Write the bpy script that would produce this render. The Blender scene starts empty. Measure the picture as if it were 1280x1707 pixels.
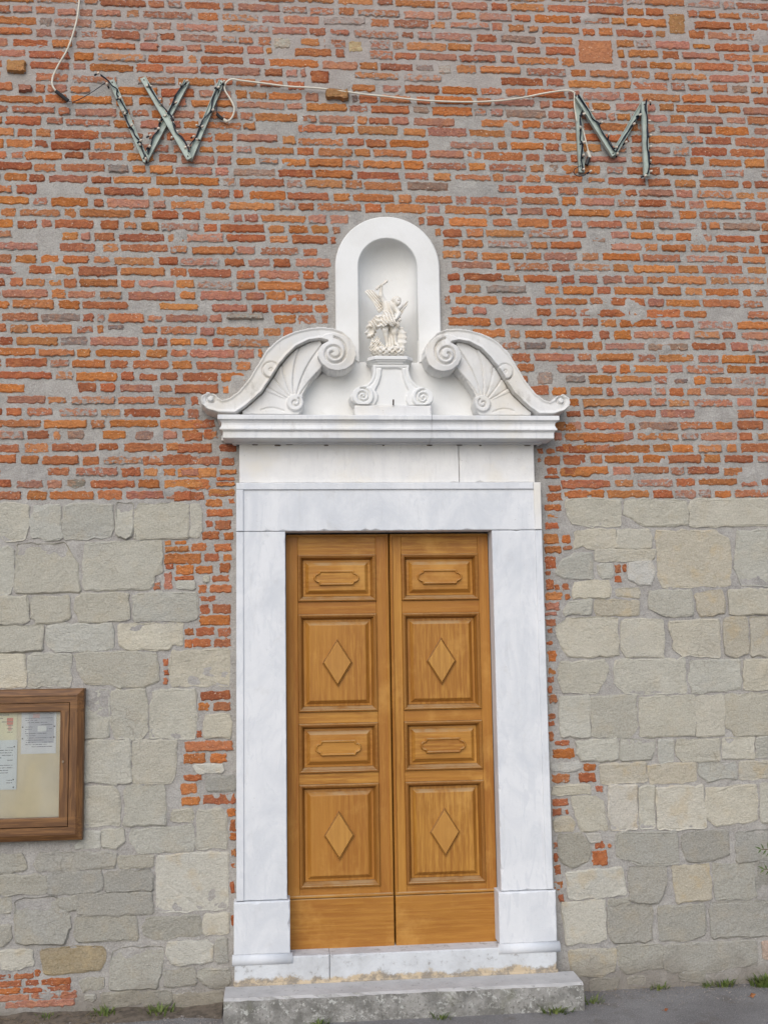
import bpy, math, random
import numpy as np
from mathutils import Matrix, Vector
SC = bpy.context.scene
# ---------------------------------------------------------------- camera, sky, sun, exposure
cd = bpy.data.cameras.new('camera'); cam = bpy.data.objects.new('camera', cd); SC.collection.objects.link(cam)
RM = ((0.9952728, 0.0045311, -0.0970129), (-0.0958643, -0.1141938, -0.9888224), (-0.0155587, 0.9934482, -0.1132196))
cam.matrix_world = Matrix.Translation((-0.62263, -6.17333, 1.92273)) @ Matrix(RM).to_4x4()
cd.sensor_fit = 'VERTICAL'; cd.sensor_height = 36; cd.sensor_width = 36; cd.lens = 36 * 1852 / 1707
cd.clip_end = 1000; SC.camera = cam
SUN_EL, SUN_AZ = math.radians(36), math.radians(198)      # behind the photographer, a little to the left
wd = bpy.data.worlds.new('World'); SC.world = wd; wd.use_nodes = True
wn = wd.node_tree
sk = wn.nodes.new('ShaderNodeTexSky'); sk.sky_type = 'NISHITA'; sk.sun_disc = False
sk.sun_elevation = SUN_EL; sk.sun_rotation = SUN_AZ; sk.air_density = 1.0; sk.dust_density = 1.8; sk.ozone_density = 1.4
bg = wn.nodes['Background']; bg.inputs['Strength'].default_value = 0.12
wn.links.new(sk.outputs[0], bg.inputs['Color'])
sd = bpy.data.lights.new('sun', 'SUN'); sd.energy = 1.5; sd.angle = math.radians(60); sd.color = (1.0, 0.985, 0.965)
sun = bpy.data.objects.new('sun', sd); SC.collection.objects.link(sun)
sdir = Vector((math.sin(SUN_AZ) * math.cos(SUN_EL), math.cos(SUN_AZ) * math.cos(SUN_EL), math.sin(SUN_EL)))
sun.rotation_euler = (-sdir).to_track_quat('-Z', 'Y').to_euler(); sun.location = sdir * 30
vs = SC.view_settings; vs.view_transform = 'Standard'; vs.look = 'None'; vs.gamma = 1; vs.exposure = 0.26; vs.use_curve_mapping = False
# ---------------------------------------------------------------- survey data: wall coordinates in metres (x along the wall, z up)
STON=[('g',[(-2.11,2.6801),(-2.0737,2.6876),(-1.9585,2.6741),(-1.9563,2.5662),(-1.9808,2.4857),(-2.0795,2.481),(-2.1062,2.5134)]),('g',[(-1.9322,2.6686),(-1.7907,2.6756),(-1.7875,2.4897),(-1.8607,2.4816),(-1.9395,2.5069),(-1.9465,2.5985)]),('g',[(-1.7694,2.6625),(-1.7382,2.6819),(-1.5161,2.6811),(-1.5091,2.542),(-1.5245,2.4987),(-1.7665,2.4874),(-1.7776,2.522),(-1.781,2.5976)]),('g',[(-1.4896,2.6832),(-1.4045,2.685),(-1.4026,2.4958),(-1.4715,2.493),(-1.4909,2.5202)]),('g',[(-1.3882,2.65),(-1.3671,2.6772),(-1.1048,2.6817),(-1.0986,2.4872),(-1.3866,2.487),(-1.3957,2.5521)]),('g',[(-1.0887,2.6794),(-1.051,2.676),(-1.0293,2.6375),(-1.029,2.5281),(-1.045,2.4868),(-1.0858,2.4936)]),('g',[(-2.172,2.4496),(-2.0581,2.4541),(-2.0315,2.4218),(-2.0306,2.2352),(-2.0524,2.193),(-2.1658,2.189)]),('g',[(-2.0167,2.4592),(-1.7662,2.4681),(-1.6963,2.36),(-1.6834,2.1993),(-2.0111,2.1946),(-2.0223,2.2351)]),('g',[(-1.6506,2.4672),(-1.2482,2.4752),(-1.2417,2.3019),(-1.284,2.2808),(-1.2993,2.211),(-1.6574,2.2097),(-1.662,2.3812)]),('g',[(-2.186,2.1734),(-1.9538,2.1812),(-1.9479,2.0435),(-2.018,2.036),(-2.1829,2.0468)]),('g',[(-1.9329,2.1725),(-1.7353,2.1786),(-1.7282,2.0616),(-1.7694,2.0357),(-1.9147,2.0377),(-1.9331,2.075)]),('g',[(-1.7038,2.1676),(-1.678,2.1886),(-1.4207,2.191),(-1.414,2.0466),(-1.477,2.0422),(-1.6757,2.0343),(-1.7028,2.1037)]),('g',[(-1.3942,2.1746),(-1.3732,2.1872),(-1.0547,2.1921),(-1.0489,2.0523),(-1.0967,2.0369),(-1.3876,2.0409)]),('g',[(-2.1925,2.0206),(-1.873,2.0234),(-1.8705,1.8895),(-2.1891,1.8811)]),('g',[(-1.8522,2.0157),(-1.8316,2.026),(-1.503,2.0244),(-1.4963,1.8992),(-1.538,1.8872),(-1.8083,1.8832),(-1.8505,1.926)]),('g',[(-1.4715,2.0208),(-1.1338,2.0267),(-1.1279,1.9038),(-1.1808,1.9047),(-1.2018,1.8816),(-1.4333,1.8854),(-1.4651,1.9199)]),('g',[(-2.1683,1.8682),(-1.963,1.87),(-1.9543,1.6973),(-2.1641,1.6962)]),('g',[(-1.9423,1.8644),(-1.9219,1.8746),(-1.7199,1.8659),(-1.7223,1.6928),(-1.9441,1.6971)]),('g',[(-1.7043,1.8656),(-1.6421,1.8751),(-1.265,1.8636),(-1.2555,1.7153),(-1.3266,1.685),(-1.452,1.6822),(-1.5148,1.6992),(-1.6397,1.7069),(-1.6824,1.7864)]),('g',[(-1.1859,1.8729),(-0.8781,1.8785),(-0.878,1.6815),(-1.1848,1.6875),(-1.1991,1.7776)]),('g',[(-1.6492,1.6495),(-1.5197,1.673),(-1.5166,1.4172),(-1.6458,1.4182)]),('g',[(-1.5039,1.657),(-1.4832,1.6692),(-1.3212,1.6691),(-1.3162,1.4437),(-1.3451,1.4079),(-1.4802,1.4143),(-1.5042,1.5106)]),('g',[(-1.2845,1.6631),(-1.0687,1.6673),(-1.0528,1.6374),(-1.0572,1.4063),(-1.2929,1.4098),(-1.2964,1.5793)]),('g',[(-1.0102,1.5258),(-0.8727,1.5281),(-0.8706,1.4039),(-1.0099,1.4051)]),('g',[(-1.1616,2.2526),(-1.0603,2.2537),(-1.0654,2.2084),(-1.1592,2.2116)]),('g',[(-1.0122,2.2813),(-0.9908,2.2811),(-0.9907,2.2454),(-1.0143,2.2456)]),('g',[(-1.6456,1.4006),(-1.4022,1.403),(-1.3969,1.1791),(-1.4672,1.1769),(-1.6425,1.1889)]),('g',[(-1.3948,1.3862),(-1.3658,1.399),(-1.1569,1.394),(-1.1612,1.2327),(-1.187,1.1692),(-1.3896,1.1768)]),('g',[(-1.6421,1.1632),(-1.498,1.1644),(-1.4615,1.1273),(-1.4545,0.9631),(-1.6391,0.9586)]),('g',[(-1.4307,1.147),(-1.405,1.1618),(-1.2181,1.1566),(-1.2116,0.9555),(-1.4338,0.9573),(-1.4245,1.0543)]),('g',[(-1.1809,1.0265),(-1.0716,1.0315),(-1.0662,0.9819),(-1.0817,0.9618),(-1.1837,0.9701)]),('g',[(-1.0454,1.0225),(-0.9146,1.0269),(-0.8936,0.9973),(-0.8883,0.8221),(-1.05,0.8223)]),('g',[(-1.6387,0.9331),(-1.5569,0.9357),(-1.5505,0.8439),(-1.6886,0.8535),(-1.6484,0.8979)]),('g',[(-1.5467,0.9404),(-1.4337,0.944),(-1.4278,0.8704),(-1.4634,0.841),(-1.5456,0.8539)]),('g',[(-1.3924,0.9356),(-1.0712,0.943),(-1.0655,0.8177),(-1.3603,0.8121),(-1.4022,0.8899)]),('d',[(-1.8709,0.8241),(-1.7695,0.8288),(-1.4734,0.8159),(-1.4725,0.7449),(-1.8692,0.7354),(-1.892,0.7643)]),('d',[(-2.1329,0.8228),(-1.9517,0.8218),(-1.9401,0.7459),(-2.0404,0.7313),(-2.1309,0.7375)]),('d',[(-1.4578,0.8001),(-1.2798,0.7962),(-1.2773,0.7381),(-1.4571,0.7413)]),('d',[(-2.1505,0.7232),(-1.8384,0.7122),(-1.8317,0.6216),(-2.1482,0.6282)]),('d',[(-1.8232,0.7116),(-1.7981,0.7228),(-1.5439,0.722),(-1.5408,0.6411),(-1.5832,0.6125),(-1.8165,0.619)]),('d',[(-1.5233,0.7162),(-1.2926,0.7183),(-1.2768,0.6823),(-1.2815,0.6166),(-1.5222,0.6223)]),('d',[(-1.6645,0.6104),(-1.2865,0.6036),(-1.2754,0.5003),(-1.5003,0.4988),(-1.6629,0.5051)]),('d',[(-2.1477,0.6082),(-2.0125,0.6032),(-2.0059,0.5332),(-2.1458,0.5286)]),('d',[(-1.982,0.5871),(-1.7858,0.5998),(-1.7649,0.559),(-1.7032,0.4966),(-1.7073,0.4369),(-1.7313,0.3582),(-1.9725,0.373),(-1.9849,0.4876)]),('d',[(-2.1345,0.4736),(-2.0095,0.4687),(-2.003,0.399),(-2.0422,0.3629),(-2.1318,0.3646)]),('d',[(-1.6778,0.4906),(-1.6425,0.4993),(-1.3675,0.4887),(-1.3562,0.3729),(-1.6608,0.3673),(-1.6836,0.406)]),('d',[(-1.3162,0.4717),(-1.0281,0.4807),(-1.0257,0.3797),(-1.2744,0.3696),(-1.3257,0.3917)]),('d',[(-1.4878,0.3084),(-1.427,0.3258),(-1.2229,0.3295),(-1.2322,0.198),(-1.2521,0.1193),(-1.4957,0.1202),(-1.4965,0.1895)]),('d',[(-0.9451,0.3513),(-0.8933,0.3593),(-0.8881,0.2333),(-0.9449,0.2357)]),('d',[(-1.2118,0.2021),(-1.0581,0.2085),(-1.0527,0.1304),(-1.2113,0.1225)]),('d',[(-1.0324,0.1994),(-0.8726,0.2006),(-0.8674,0.1223),(-0.9859,0.1125),(-1.0374,0.1597)]),('d',[(-1.6478,0.1763),(-1.5369,0.1814),(-1.5261,0.1314),(-1.637,0.1264)]),('d',[(-1.5359,0.1022),(-1.3537,0.104),(-1.3328,0.0436),(-1.535,0.0381)]),('d',[(-1.3333,0.0981),(-1.1805,0.1012),(-1.1801,0.0367),(-1.3226,0.0382)]),('d',[(-1.1702,0.0759),(-0.9138,0.0844),(-0.9137,0.0147),(-1.1494,0.0155)]),('d',[(-1.0041,1.1973),(-0.8537,1.1985),(-0.8537,1.1256),(-0.9987,1.1266)]),('d',[(-1.7806,0.5896),(-1.6745,0.6007),(-1.6684,0.5353),(-1.7239,0.5224)]),('w',[(-1.257,0.7883),(-1.0499,0.8018),(-0.8831,0.7962),(-0.8882,0.5159),(-0.9453,0.5079),(-1.2549,0.5045)]),('w',[(-1.0023,0.4848),(-0.883,0.4873),(-0.883,0.3821),(-1.0072,0.384)]),('w',[(-2.0516,0.3416),(-1.8967,0.3402),(-1.8852,0.2655),(-1.9598,0.244),(-2.0494,0.2429)]),('w',[(-1.2025,0.3467),(-0.9864,0.35),(-0.9605,0.3167),(-0.9625,0.2515),(-1.0274,0.2342),(-1.1711,0.2303),(-1.2042,0.2867)]),('w',[(-1.6265,0.0964),(-1.566,0.0957),(-1.5758,0.0695),(-1.6161,0.0713)]),('w',[(-1.0672,1.2635),(-0.9096,1.2625),(-0.9148,1.2241),(-1.0409,1.2191)]),('o',[(-1.8565,0.3336),(-1.6604,0.3454),(-1.5288,0.34),(-1.5178,0.2698),(-1.5576,0.2219),(-1.7389,0.2119),(-1.8293,0.2187)]),('g',[(1.0263,2.6908),(1.0705,2.7015),(1.3454,2.6951),(1.3394,2.549),(1.1851,2.5391),(1.0653,2.5559),(1.0288,2.6046)]),('g',[(1.367,2.6842),(1.4006,2.6949),(1.7395,2.6861),(1.7384,2.5467),(1.4825,2.5374),(1.418,2.581),(1.3637,2.6029)]),('g',[(1.7585,2.686),(1.9139,2.6986),(2.3097,2.6973),(2.3007,2.5435),(1.7513,2.5358)]),('g',[(1.0747,2.5129),(1.3054,2.5255),(1.3032,2.4146),(1.1477,2.4158),(1.1155,2.4322),(1.0654,2.4058)]),('g',[(1.3163,2.5222),(1.5039,2.521),(1.5256,2.4615),(1.5159,2.4162),(1.3887,2.4086),(1.3122,2.4199)]),('g',[(1.191,2.4048),(1.5432,2.4074),(1.5302,2.3644),(1.4961,2.3432),(1.1887,2.3438)]),('g',[(0.9926,2.3476),(1.0592,2.3844),(1.1685,2.3889),(1.1653,2.2447),(1.0109,2.2463),(0.9521,2.2735)]),('g',[(1.1989,2.3244),(1.2811,2.329),(1.2843,2.2702),(1.2613,2.2437),(1.2178,2.2495),(1.1972,2.2817)]),('g',[(2.0276,2.5069),(2.3447,2.5192),(2.3252,2.1894),(2.0335,2.198),(2.0051,2.2955)]),('g',[(1.0533,2.2193),(1.25,2.2332),(1.2704,2.1957),(1.2626,2.1373),(1.0449,2.1346)]),('g',[(0.9882,2.0613),(1.0171,2.1137),(1.1587,2.1279),(1.1501,2.0433),(0.9928,2.038)]),('g',[(1.4882,2.1612),(1.5547,2.1712),(1.7425,2.169),(1.7468,2.03),(1.592,2.0214),(1.4845,2.076)]),('g',[(1.9592,2.1666),(2.3358,2.1785),(2.3269,2.0275),(1.963,2.0271)]),('g',[(0.9472,1.9671),(1.003,2.0189),(1.2961,2.0201),(1.2983,1.8039),(1.0116,1.8035),(0.9655,1.8723)]),('g',[(1.3168,1.9934),(1.3393,2.009),(1.5638,2.0058),(1.5654,1.7994),(1.3417,1.8011),(1.3163,1.8457)]),('g',[(1.6015,1.9894),(1.895,2.0013),(1.8896,1.7886),(1.6695,1.7976),(1.6221,1.8407)]),('g',[(0.9568,1.7731),(1.2215,1.7842),(1.2349,1.7107),(1.1604,1.5994),(0.9673,1.6116),(0.9488,1.6951)]),('g',[(1.2755,1.778),(1.68,1.7868),(1.6817,1.5921),(1.3331,1.5939),(1.2703,1.6473)]),('g',[(1.7122,1.7704),(2.0053,1.776),(2.0075,1.6119),(1.9242,1.603),(1.7252,1.586),(1.7064,1.6494)]),('g',[(2.0272,1.7703),(2.2784,1.7766),(2.2678,1.5962),(2.0237,1.6031)]),('g',[(0.9502,1.5808),(1.1222,1.5877),(1.1191,1.36),(0.9588,1.3638),(0.9446,1.4156)]),('g',[(1.136,1.5822),(1.3869,1.5823),(1.3906,1.4158),(1.3448,1.3547),(1.1298,1.3598)]),('g',[(1.4135,1.5714),(1.7302,1.5754),(1.7228,1.3561),(1.4042,1.3532)]),('g',[(1.7409,1.5699),(1.895,1.572),(1.8948,1.3572),(1.7354,1.3454)]),('g',[(1.906,1.5718),(2.0777,1.5789),(2.2444,1.5776),(2.2311,1.3493),(1.9545,1.3423),(1.9083,1.4039)]),('t',[(1.5477,2.5099),(1.8933,2.5132),(1.9801,2.4583),(1.9776,2.1986),(1.8437,2.1947),(1.5775,2.1869),(1.547,2.2462)]),('t',[(1.2973,2.1847),(1.4235,2.1887),(1.4443,2.1617),(1.4374,2.1298),(1.3008,2.1368)]),('t',[(1.1746,2.1171),(1.4258,2.114),(1.4278,2.0343),(1.177,2.0376)]),('t',[(1.7636,2.1473),(1.9261,2.1723),(1.93,2.0328),(1.7905,2.0187),(1.7705,2.0617)]),('t',[(1.923,2.0062),(2.057,2.0129),(2.0628,1.8122),(1.9895,1.7922),(1.9236,1.8039)]),('t',[(2.0847,2.0093),(2.2585,2.0123),(2.2455,1.7878),(2.0727,1.7907)]),('p',[(1.3911,2.3334),(1.518,2.3377),(1.5259,2.2678),(1.5067,2.2059),(1.4352,2.2067),(1.3761,2.2372),(1.3728,2.2907)]),('g',[(1.0382,1.3424),(1.2743,1.3439),(1.2752,1.2336),(1.2211,1.2227),(1.0715,1.2286),(1.0461,1.2651)]),('g',[(1.2904,1.3415),(1.4848,1.3389),(1.4878,1.285),(1.4581,1.2238),(1.2858,1.2282)]),('g',[(1.5117,1.3341),(1.5932,1.3342),(1.5931,1.2151),(1.5115,1.21)]),('g',[(1.6092,1.3286),(1.8659,1.3277),(1.86,1.2134),(1.6527,1.2136),(1.6105,1.2405)]),('g',[(1.8826,1.3325),(2.0645,1.3386),(2.0634,1.2186),(1.8821,1.2181)]),('g',[(2.0807,1.333),(2.2524,1.3341),(2.2456,1.2192),(2.0746,1.2235)]),('g',[(1.7338,1.2012),(1.9522,1.1955),(1.9527,1.1022),(1.8768,1.1146),(1.7884,1.0932),(1.7359,1.1339)]),('g',[(0.9019,1.0953),(1.1095,1.1017),(1.113,1.0537),(0.8951,1.0497)]),('g',[(1.0006,1.0365),(1.1282,1.0329),(1.1801,0.9957),(1.1957,0.848),(1.0575,0.8473),(1.0188,0.9497)]),('g',[(1.387,1.0766),(1.4735,1.0845),(1.458,0.855),(1.3828,0.8522)]),('g',[(1.7704,1.0607),(2.0663,1.0732),(2.0609,0.8772),(1.8198,0.8539),(1.7627,0.9068)]),('g',[(2.094,1.0776),(2.2597,1.0834),(2.2466,0.8612),(2.0819,0.8611)]),('t',[(1.1668,1.2056),(1.4306,1.2121),(1.4206,1.1064),(1.1736,1.103)]),('t',[(1.4461,1.1983),(1.7229,1.2014),(1.7126,1.1015),(1.4472,1.0985)]),('t',[(1.9689,1.2003),(2.2447,1.2036),(2.2387,1.1016),(1.9749,1.1067)]),('t',[(0.8958,0.9129),(0.9862,0.9284),(1.0166,0.889),(1.0048,0.854),(0.899,0.8523)]),('t',[(1.5558,0.6438),(1.7713,0.6465),(1.7727,0.4593),(1.5734,0.4466)]),('t',[(0.956,0.2171),(1.2183,0.2162),(1.2085,0.103),(1.1444,0.0762),(0.9774,0.0835)]),('p',[(0.89,1.2179),(1.0499,1.222),(1.065,1.198),(1.0268,1.1734),(0.8941,1.179)]),('p',[(1.0728,0.8316),(1.1526,0.8341),(1.1563,0.7936),(1.0976,0.7854)]),('w',[(1.2106,1.0918),(1.3748,1.0923),(1.3644,0.8477),(1.2172,0.8523),(1.2044,0.9339)]),('w',[(1.4838,1.0739),(1.7549,1.0766),(1.7542,0.8457),(1.4844,0.8439)]),('w',[(0.9546,0.6294),(1.2726,0.6434),(1.2881,0.5023),(1.1077,0.489),(0.9655,0.4892)]),('w',[(0.928,0.4658),(1.16,0.477),(1.1675,0.2629),(0.9412,0.2424)]),('d',[(0.9196,0.8365),(1.0464,0.8325),(1.0965,0.7552),(1.0833,0.6851),(0.9767,0.6587),(0.9202,0.7007)]),('d',[(1.2483,0.8311),(1.5914,0.8304),(1.594,0.6576),(1.3797,0.6549),(1.2438,0.72)]),('d',[(1.6227,0.809),(1.6773,0.8226),(1.8835,0.8263),(1.8828,0.7088),(1.8104,0.6706),(1.6482,0.6659),(1.6238,0.7175)]),('d',[(1.9371,0.8092),(2.2228,0.831),(2.2126,0.6569),(1.9289,0.6564)]),('d',[(1.3098,0.6422),(1.5181,0.64),(1.5131,0.5292),(1.4668,0.4506),(1.3079,0.4665)]),('d',[(1.7875,0.6459),(2.0264,0.6479),(2.0268,0.46),(1.7993,0.4533)]),('d',[(2.0484,0.6523),(2.2123,0.6518),(2.2004,0.4485),(2.0371,0.4495)]),('d',[(1.185,0.4412),(1.4344,0.4418),(1.4208,0.2526),(1.2037,0.2465),(1.1844,0.2919)]),('d',[(1.4657,0.4256),(1.7282,0.4307),(1.7256,0.2703),(1.6496,0.2484),(1.4685,0.2507)]),('d',[(1.766,0.4344),(2.0908,0.4374),(2.2324,0.4372),(2.2214,0.2505),(1.7676,0.2536)]),('d',[(1.2347,0.2304),(1.4833,0.2252),(1.4781,0.1113),(1.2709,0.0856),(1.2303,0.1218)]),('d',[(1.4992,0.2246),(2.014,0.2287),(2.0181,0.1083),(1.7372,0.0754),(1.4931,0.0908)]),('d',[(1.0705,0.0598),(1.2279,0.0628),(1.215,0.0043),(1.0784,-0.0092)]),('d',[(1.5664,0.0679),(1.7162,0.0813),(1.7026,0.0224),(1.5756,0.0378)]),('d',[(1.2804,0.0605),(1.3756,0.0662),(1.3739,0.0269),(1.2895,0.0256)]),('d',[(1.1917,0.4758),(1.3085,0.4815),(1.3072,0.4515),(1.1905,0.4459)]),('k',[(2.0515,0.2221),(2.187,0.2217),(2.1811,0.1215),(2.0516,0.1269)])]
BRK=[('r',-0.9487,-0.8511,2.78,2.8001),('o',-0.9865,-0.8511,2.7226,2.7605),('o',-1.0047,-0.9161,2.6645,2.7033),('r',-0.8782,-0.8512,2.6829,2.7062),('r',-1.0024,-0.8598,2.6071,2.6484),('r',-1.0044,-0.9699,2.5496,2.5848),('r',-0.9538,-0.8674,2.5359,2.5857),('r',-1.0236,-0.9353,2.4806,2.5259),('o',-0.9052,-0.8534,2.48,2.5186),('o',-1.2247,-1.1947,2.4531,2.4728),('o',-1.1681,-1.1146,2.4579,2.4724),('o',-1.2245,-1.0983,2.4143,2.4446),('r',-1.0824,-1.0019,2.419,2.4609),('r',-0.9557,-0.8674,2.4157,2.4567),('o',-1.2285,-1.0317,2.3486,2.4023),('r',-1.0104,-0.9352,2.3586,2.4027),('o',-0.9105,-0.8642,2.3634,2.3997),('r',-1.2207,-1.1833,2.323,2.3449),('o',-1.1642,-1.0711,2.2894,2.339),('o',-1.0606,-0.9694,2.2938,2.3348),('r',-0.9287,-0.8728,2.2983,2.3477),('k',-1.2278,-1.1879,2.2098,2.3018),('r',-1.2837,-1.2484,2.2051,2.2485),('r',-1.1724,-1.071,2.257,2.2797),('r',-0.9694,-0.8782,2.2496,2.2798),('r',-1.041,-1.0013,2.1839,2.2297),('r',-0.98,-0.8674,2.1878,2.229),('r',-1.0354,-0.9531,2.1424,2.1703),('r',-1.0385,-0.985,2.0729,2.1219),('r',-0.9659,-0.8706,2.0746,2.1242),('o',-1.0351,-0.8749,2.0101,2.0628),('r',-1.1178,-1.0698,1.9563,1.9944),('r',-1.0562,-0.9581,1.9546,1.9967),('r',-0.939,-0.8706,1.9479,1.995),('r',-1.1175,-1.0802,1.8871,1.9356),('r',-1.0751,-0.9772,1.8929,1.9371),('r',-0.9602,-0.8706,1.8912,1.9353),('r',-1.231,-1.2065,1.7937,1.8333),('r',-1.2306,-1.2031,1.7438,1.7729),('r',-1.2325,-1.2091,1.6933,1.7307),('r',-1.0296,-0.8727,1.6073,1.6528),('o',-1.0421,-0.987,1.5496,1.5918),('r',-0.9628,-0.8727,1.5471,1.5933),('r',-1.0521,-1.0257,1.4065,1.4438),('r',-1.1118,-0.8621,1.3345,1.3877),('o',-1.1199,-1.0064,1.2723,1.3232),('o',-0.976,-0.8938,1.2704,1.3195),('r',-1.1172,-1.025,1.1792,1.2108),('o',-1.1348,-1.0489,1.1125,1.1646),('o',-1.1271,-1.0351,1.0511,1.0951),('r',-1.0164,-0.8464,1.0528,1.1043),('o',-0.8853,-0.8464,0.9855,1.0281),('r',-0.8727,-0.8412,0.908,0.9677),('o',-0.8706,-0.8412,0.8616,0.8986),('o',-0.8643,-0.8413,0.7794,0.811),('r',-0.8643,-0.8465,0.7182,0.7392),('r',-0.8705,-0.8518,0.5857,0.6475),('r',-0.8674,-0.8518,0.4233,0.4745),('r',-2.1184,-2.0005,0.1917,0.2213),('r',-1.9842,-1.8869,0.1946,0.2204),('r',-1.8797,-1.854,0.2,0.2357),('r',-2.0779,-1.9459,0.1549,0.1872),('r',-1.9266,-1.8582,0.1579,0.1865),('r',-1.8488,-1.6978,0.1567,0.19),('o',-2.1168,-1.9552,0.1209,0.1526),('r',-1.9379,-1.8405,0.1207,0.1496),('r',-1.8281,-1.7003,0.1243,0.1566),('k',-2.1061,-1.9066,0.0844,0.1179),('k',-1.8974,-1.6665,0.0864,0.1203),('k',-2.0259,-1.676,0.0494,0.083),('r',0.9308,0.9953,2.7428,2.7776),('r',0.9184,1.0021,2.6855,2.7322),('o',0.9033,0.9937,2.6338,2.6697),('o',0.9201,0.9736,2.5865,2.6158),('r',0.902,0.977,2.5274,2.5622),('o',0.8912,0.9742,2.4439,2.498),('o',0.9976,1.0418,2.4466,2.4919),('o',0.8976,0.9887,2.3904,2.4284),('r',1.0008,1.0492,2.4091,2.4277),('r',0.8957,0.9563,2.3,2.3698),('r',0.8952,0.9227,2.2664,2.2879),('r',0.897,0.9383,2.1835,2.2422),('r',0.9884,1.028,2.1771,2.2253),('r',0.9446,0.9706,2.1799,2.2099),('o',0.8892,0.9828,2.1247,2.1681),('r',1.0024,1.0283,2.1263,2.1584),('k',0.8873,0.9668,2.0668,2.1101),('k',0.8854,0.9496,2.0386,2.0542),('r',0.8843,0.9454,1.9776,2.0205),('r',0.8986,0.9226,1.9412,1.9625),('r',0.8856,0.9225,1.8709,1.8946),('o',0.8946,0.9408,1.7765,1.8421),('o',0.8916,0.9332,1.711,1.7503),('r',0.8844,0.9263,1.6643,1.6942),('r',0.8881,0.9114,1.6024,1.6443),('o',0.8918,0.9331,1.5501,1.5945),('r',0.8885,0.9248,1.4625,1.4942),('r',0.8817,0.9182,1.4245,1.448),('r',0.8873,0.9103,1.3465,1.3912),('r',1.2995,1.3304,2.273,2.3235),('r',1.3445,1.3645,2.2748,2.3231),('r',1.2947,1.3314,2.2163,2.2573),('r',0.9209,0.9977,1.3156,1.3452),('o',0.9033,1.0241,1.2472,1.2974),('o',1.0762,1.1421,1.1755,1.211),('o',0.8967,0.9927,1.1131,1.1616),('r',1.0477,1.1398,1.1142,1.1627),('r',1.141,1.1825,1.0568,1.0886),('r',0.8942,0.9798,0.9884,1.0244),('r',0.8904,0.942,0.9368,0.9738),('r',0.9663,0.9783,0.9428,0.9634),('r',1.1243,1.176,0.7525,0.7896),('r',1.1981,1.2155,0.7563,0.774),('r',1.1065,1.1884,0.6614,0.7397),('r',0.8917,0.9118,0.7612,0.7921),('r',0.893,0.9115,0.691,0.7368),('r',0.8909,0.9247,0.6154,0.6717),('o',0.8901,0.9358,0.5402,0.5867),('r',0.9139,0.9388,0.4753,0.513),('r',0.9254,0.9707,2.9654,2.9882),('r',0.9835,1.0287,2.9746,3.0032),('r',0.9125,0.9995,2.8968,2.9459),('r',0.9252,0.9816,2.8432,2.8775),('r',0.9088,0.9889,2.8204,2.8319),('o',0.9357,0.9921,2.7465,2.7773),('r',0.9171,0.9925,2.6898,2.7331),('r',0.9035,0.9974,2.6332,2.6675),('r',0.8738,0.9016,2.963,2.9916),('r',0.8662,0.8885,2.9117,2.9345),('o',1.0401,1.0943,3.0953,3.1354),('o',1.0356,1.106,3.0355,3.0744),('r',1.053,1.2055,2.9667,3.009),('r',1.0218,1.1185,2.9002,2.9402),('o',1.0023,1.1738,2.8316,2.8774),('r',1.0057,1.2463,2.7606,2.809),('o',1.0206,1.1984,2.7175,2.7408),('o',1.1424,1.3792,3.0302,3.0781),('r',1.221,1.3183,2.9667,3.0058),('r',-0.9283,-0.8402,2.9717,3.014),('r',-0.9179,-0.8506,2.8923,2.9346),('o',-0.9282,-0.8402,2.8448,2.8712),('r',-0.9436,-0.8506,2.8111,2.826),('o',-0.9436,-0.8506,2.7795,2.7944),('r',-0.9899,-0.8506,2.7238,2.7556),('r',-1.0165,-0.9698,3.0457,3.0987),('r',-0.9959,-0.9544,3.1116,3.1413),('r',-1.1626,-0.9748,2.9663,3.0137),('o',-1.1599,-0.9488,2.8291,2.8798),('o',-1.2005,-0.9847,2.7609,2.8138),('r',-1.1249,-1.0267,3.035,3.0825),('r',-1.1796,-1.0872,2.6984,2.7509),('r',-1.0669,-1.0206,2.6981,2.7454),('o',-1.2025,-1.0269,3.104,3.1512),('r',-1.3497,-1.1086,2.8977,2.945),('r',-1.0985,-0.9334,2.8976,2.9451)]
SPC=[('t2',1.199,1.4077,5.3366,5.4851,0.006),('y',-2.1336,-2.0222,5.1501,5.2254,0.03),('k',-2.0707,-1.9867,5.0398,5.0836,0.025),('r',-0.41,-0.2985,5.1521,5.2332,0.012),('y',-0.3234,-0.1872,5.0488,5.1143,0.035),('p',-0.6187,-0.5212,5.3588,5.4293,0.004),('y2',-0.1827,-0.1021,5.356,5.4239,0.004),('p',0.346,0.4237,5.2369,5.2941,0.003),('q',-1.5513,-1.4619,3.6587,3.6921,0.004),('q',-1.3937,-1.2917,3.0358,3.0896,0.004),('q',-1.7613,-1.6666,3.0419,3.092,0.004),('q',1.698,1.7796,3.3759,3.4111,0.004),('gs',0.8843,0.9737,3.3669,3.4441,0.006),('gs',-0.8928,-0.6837,3.7271,3.7663,0.02),('y',1.7657,1.8686,5.5458,5.677,0.004),('q',1.234,1.3234,4.2209,4.2521,0.004)]
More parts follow.
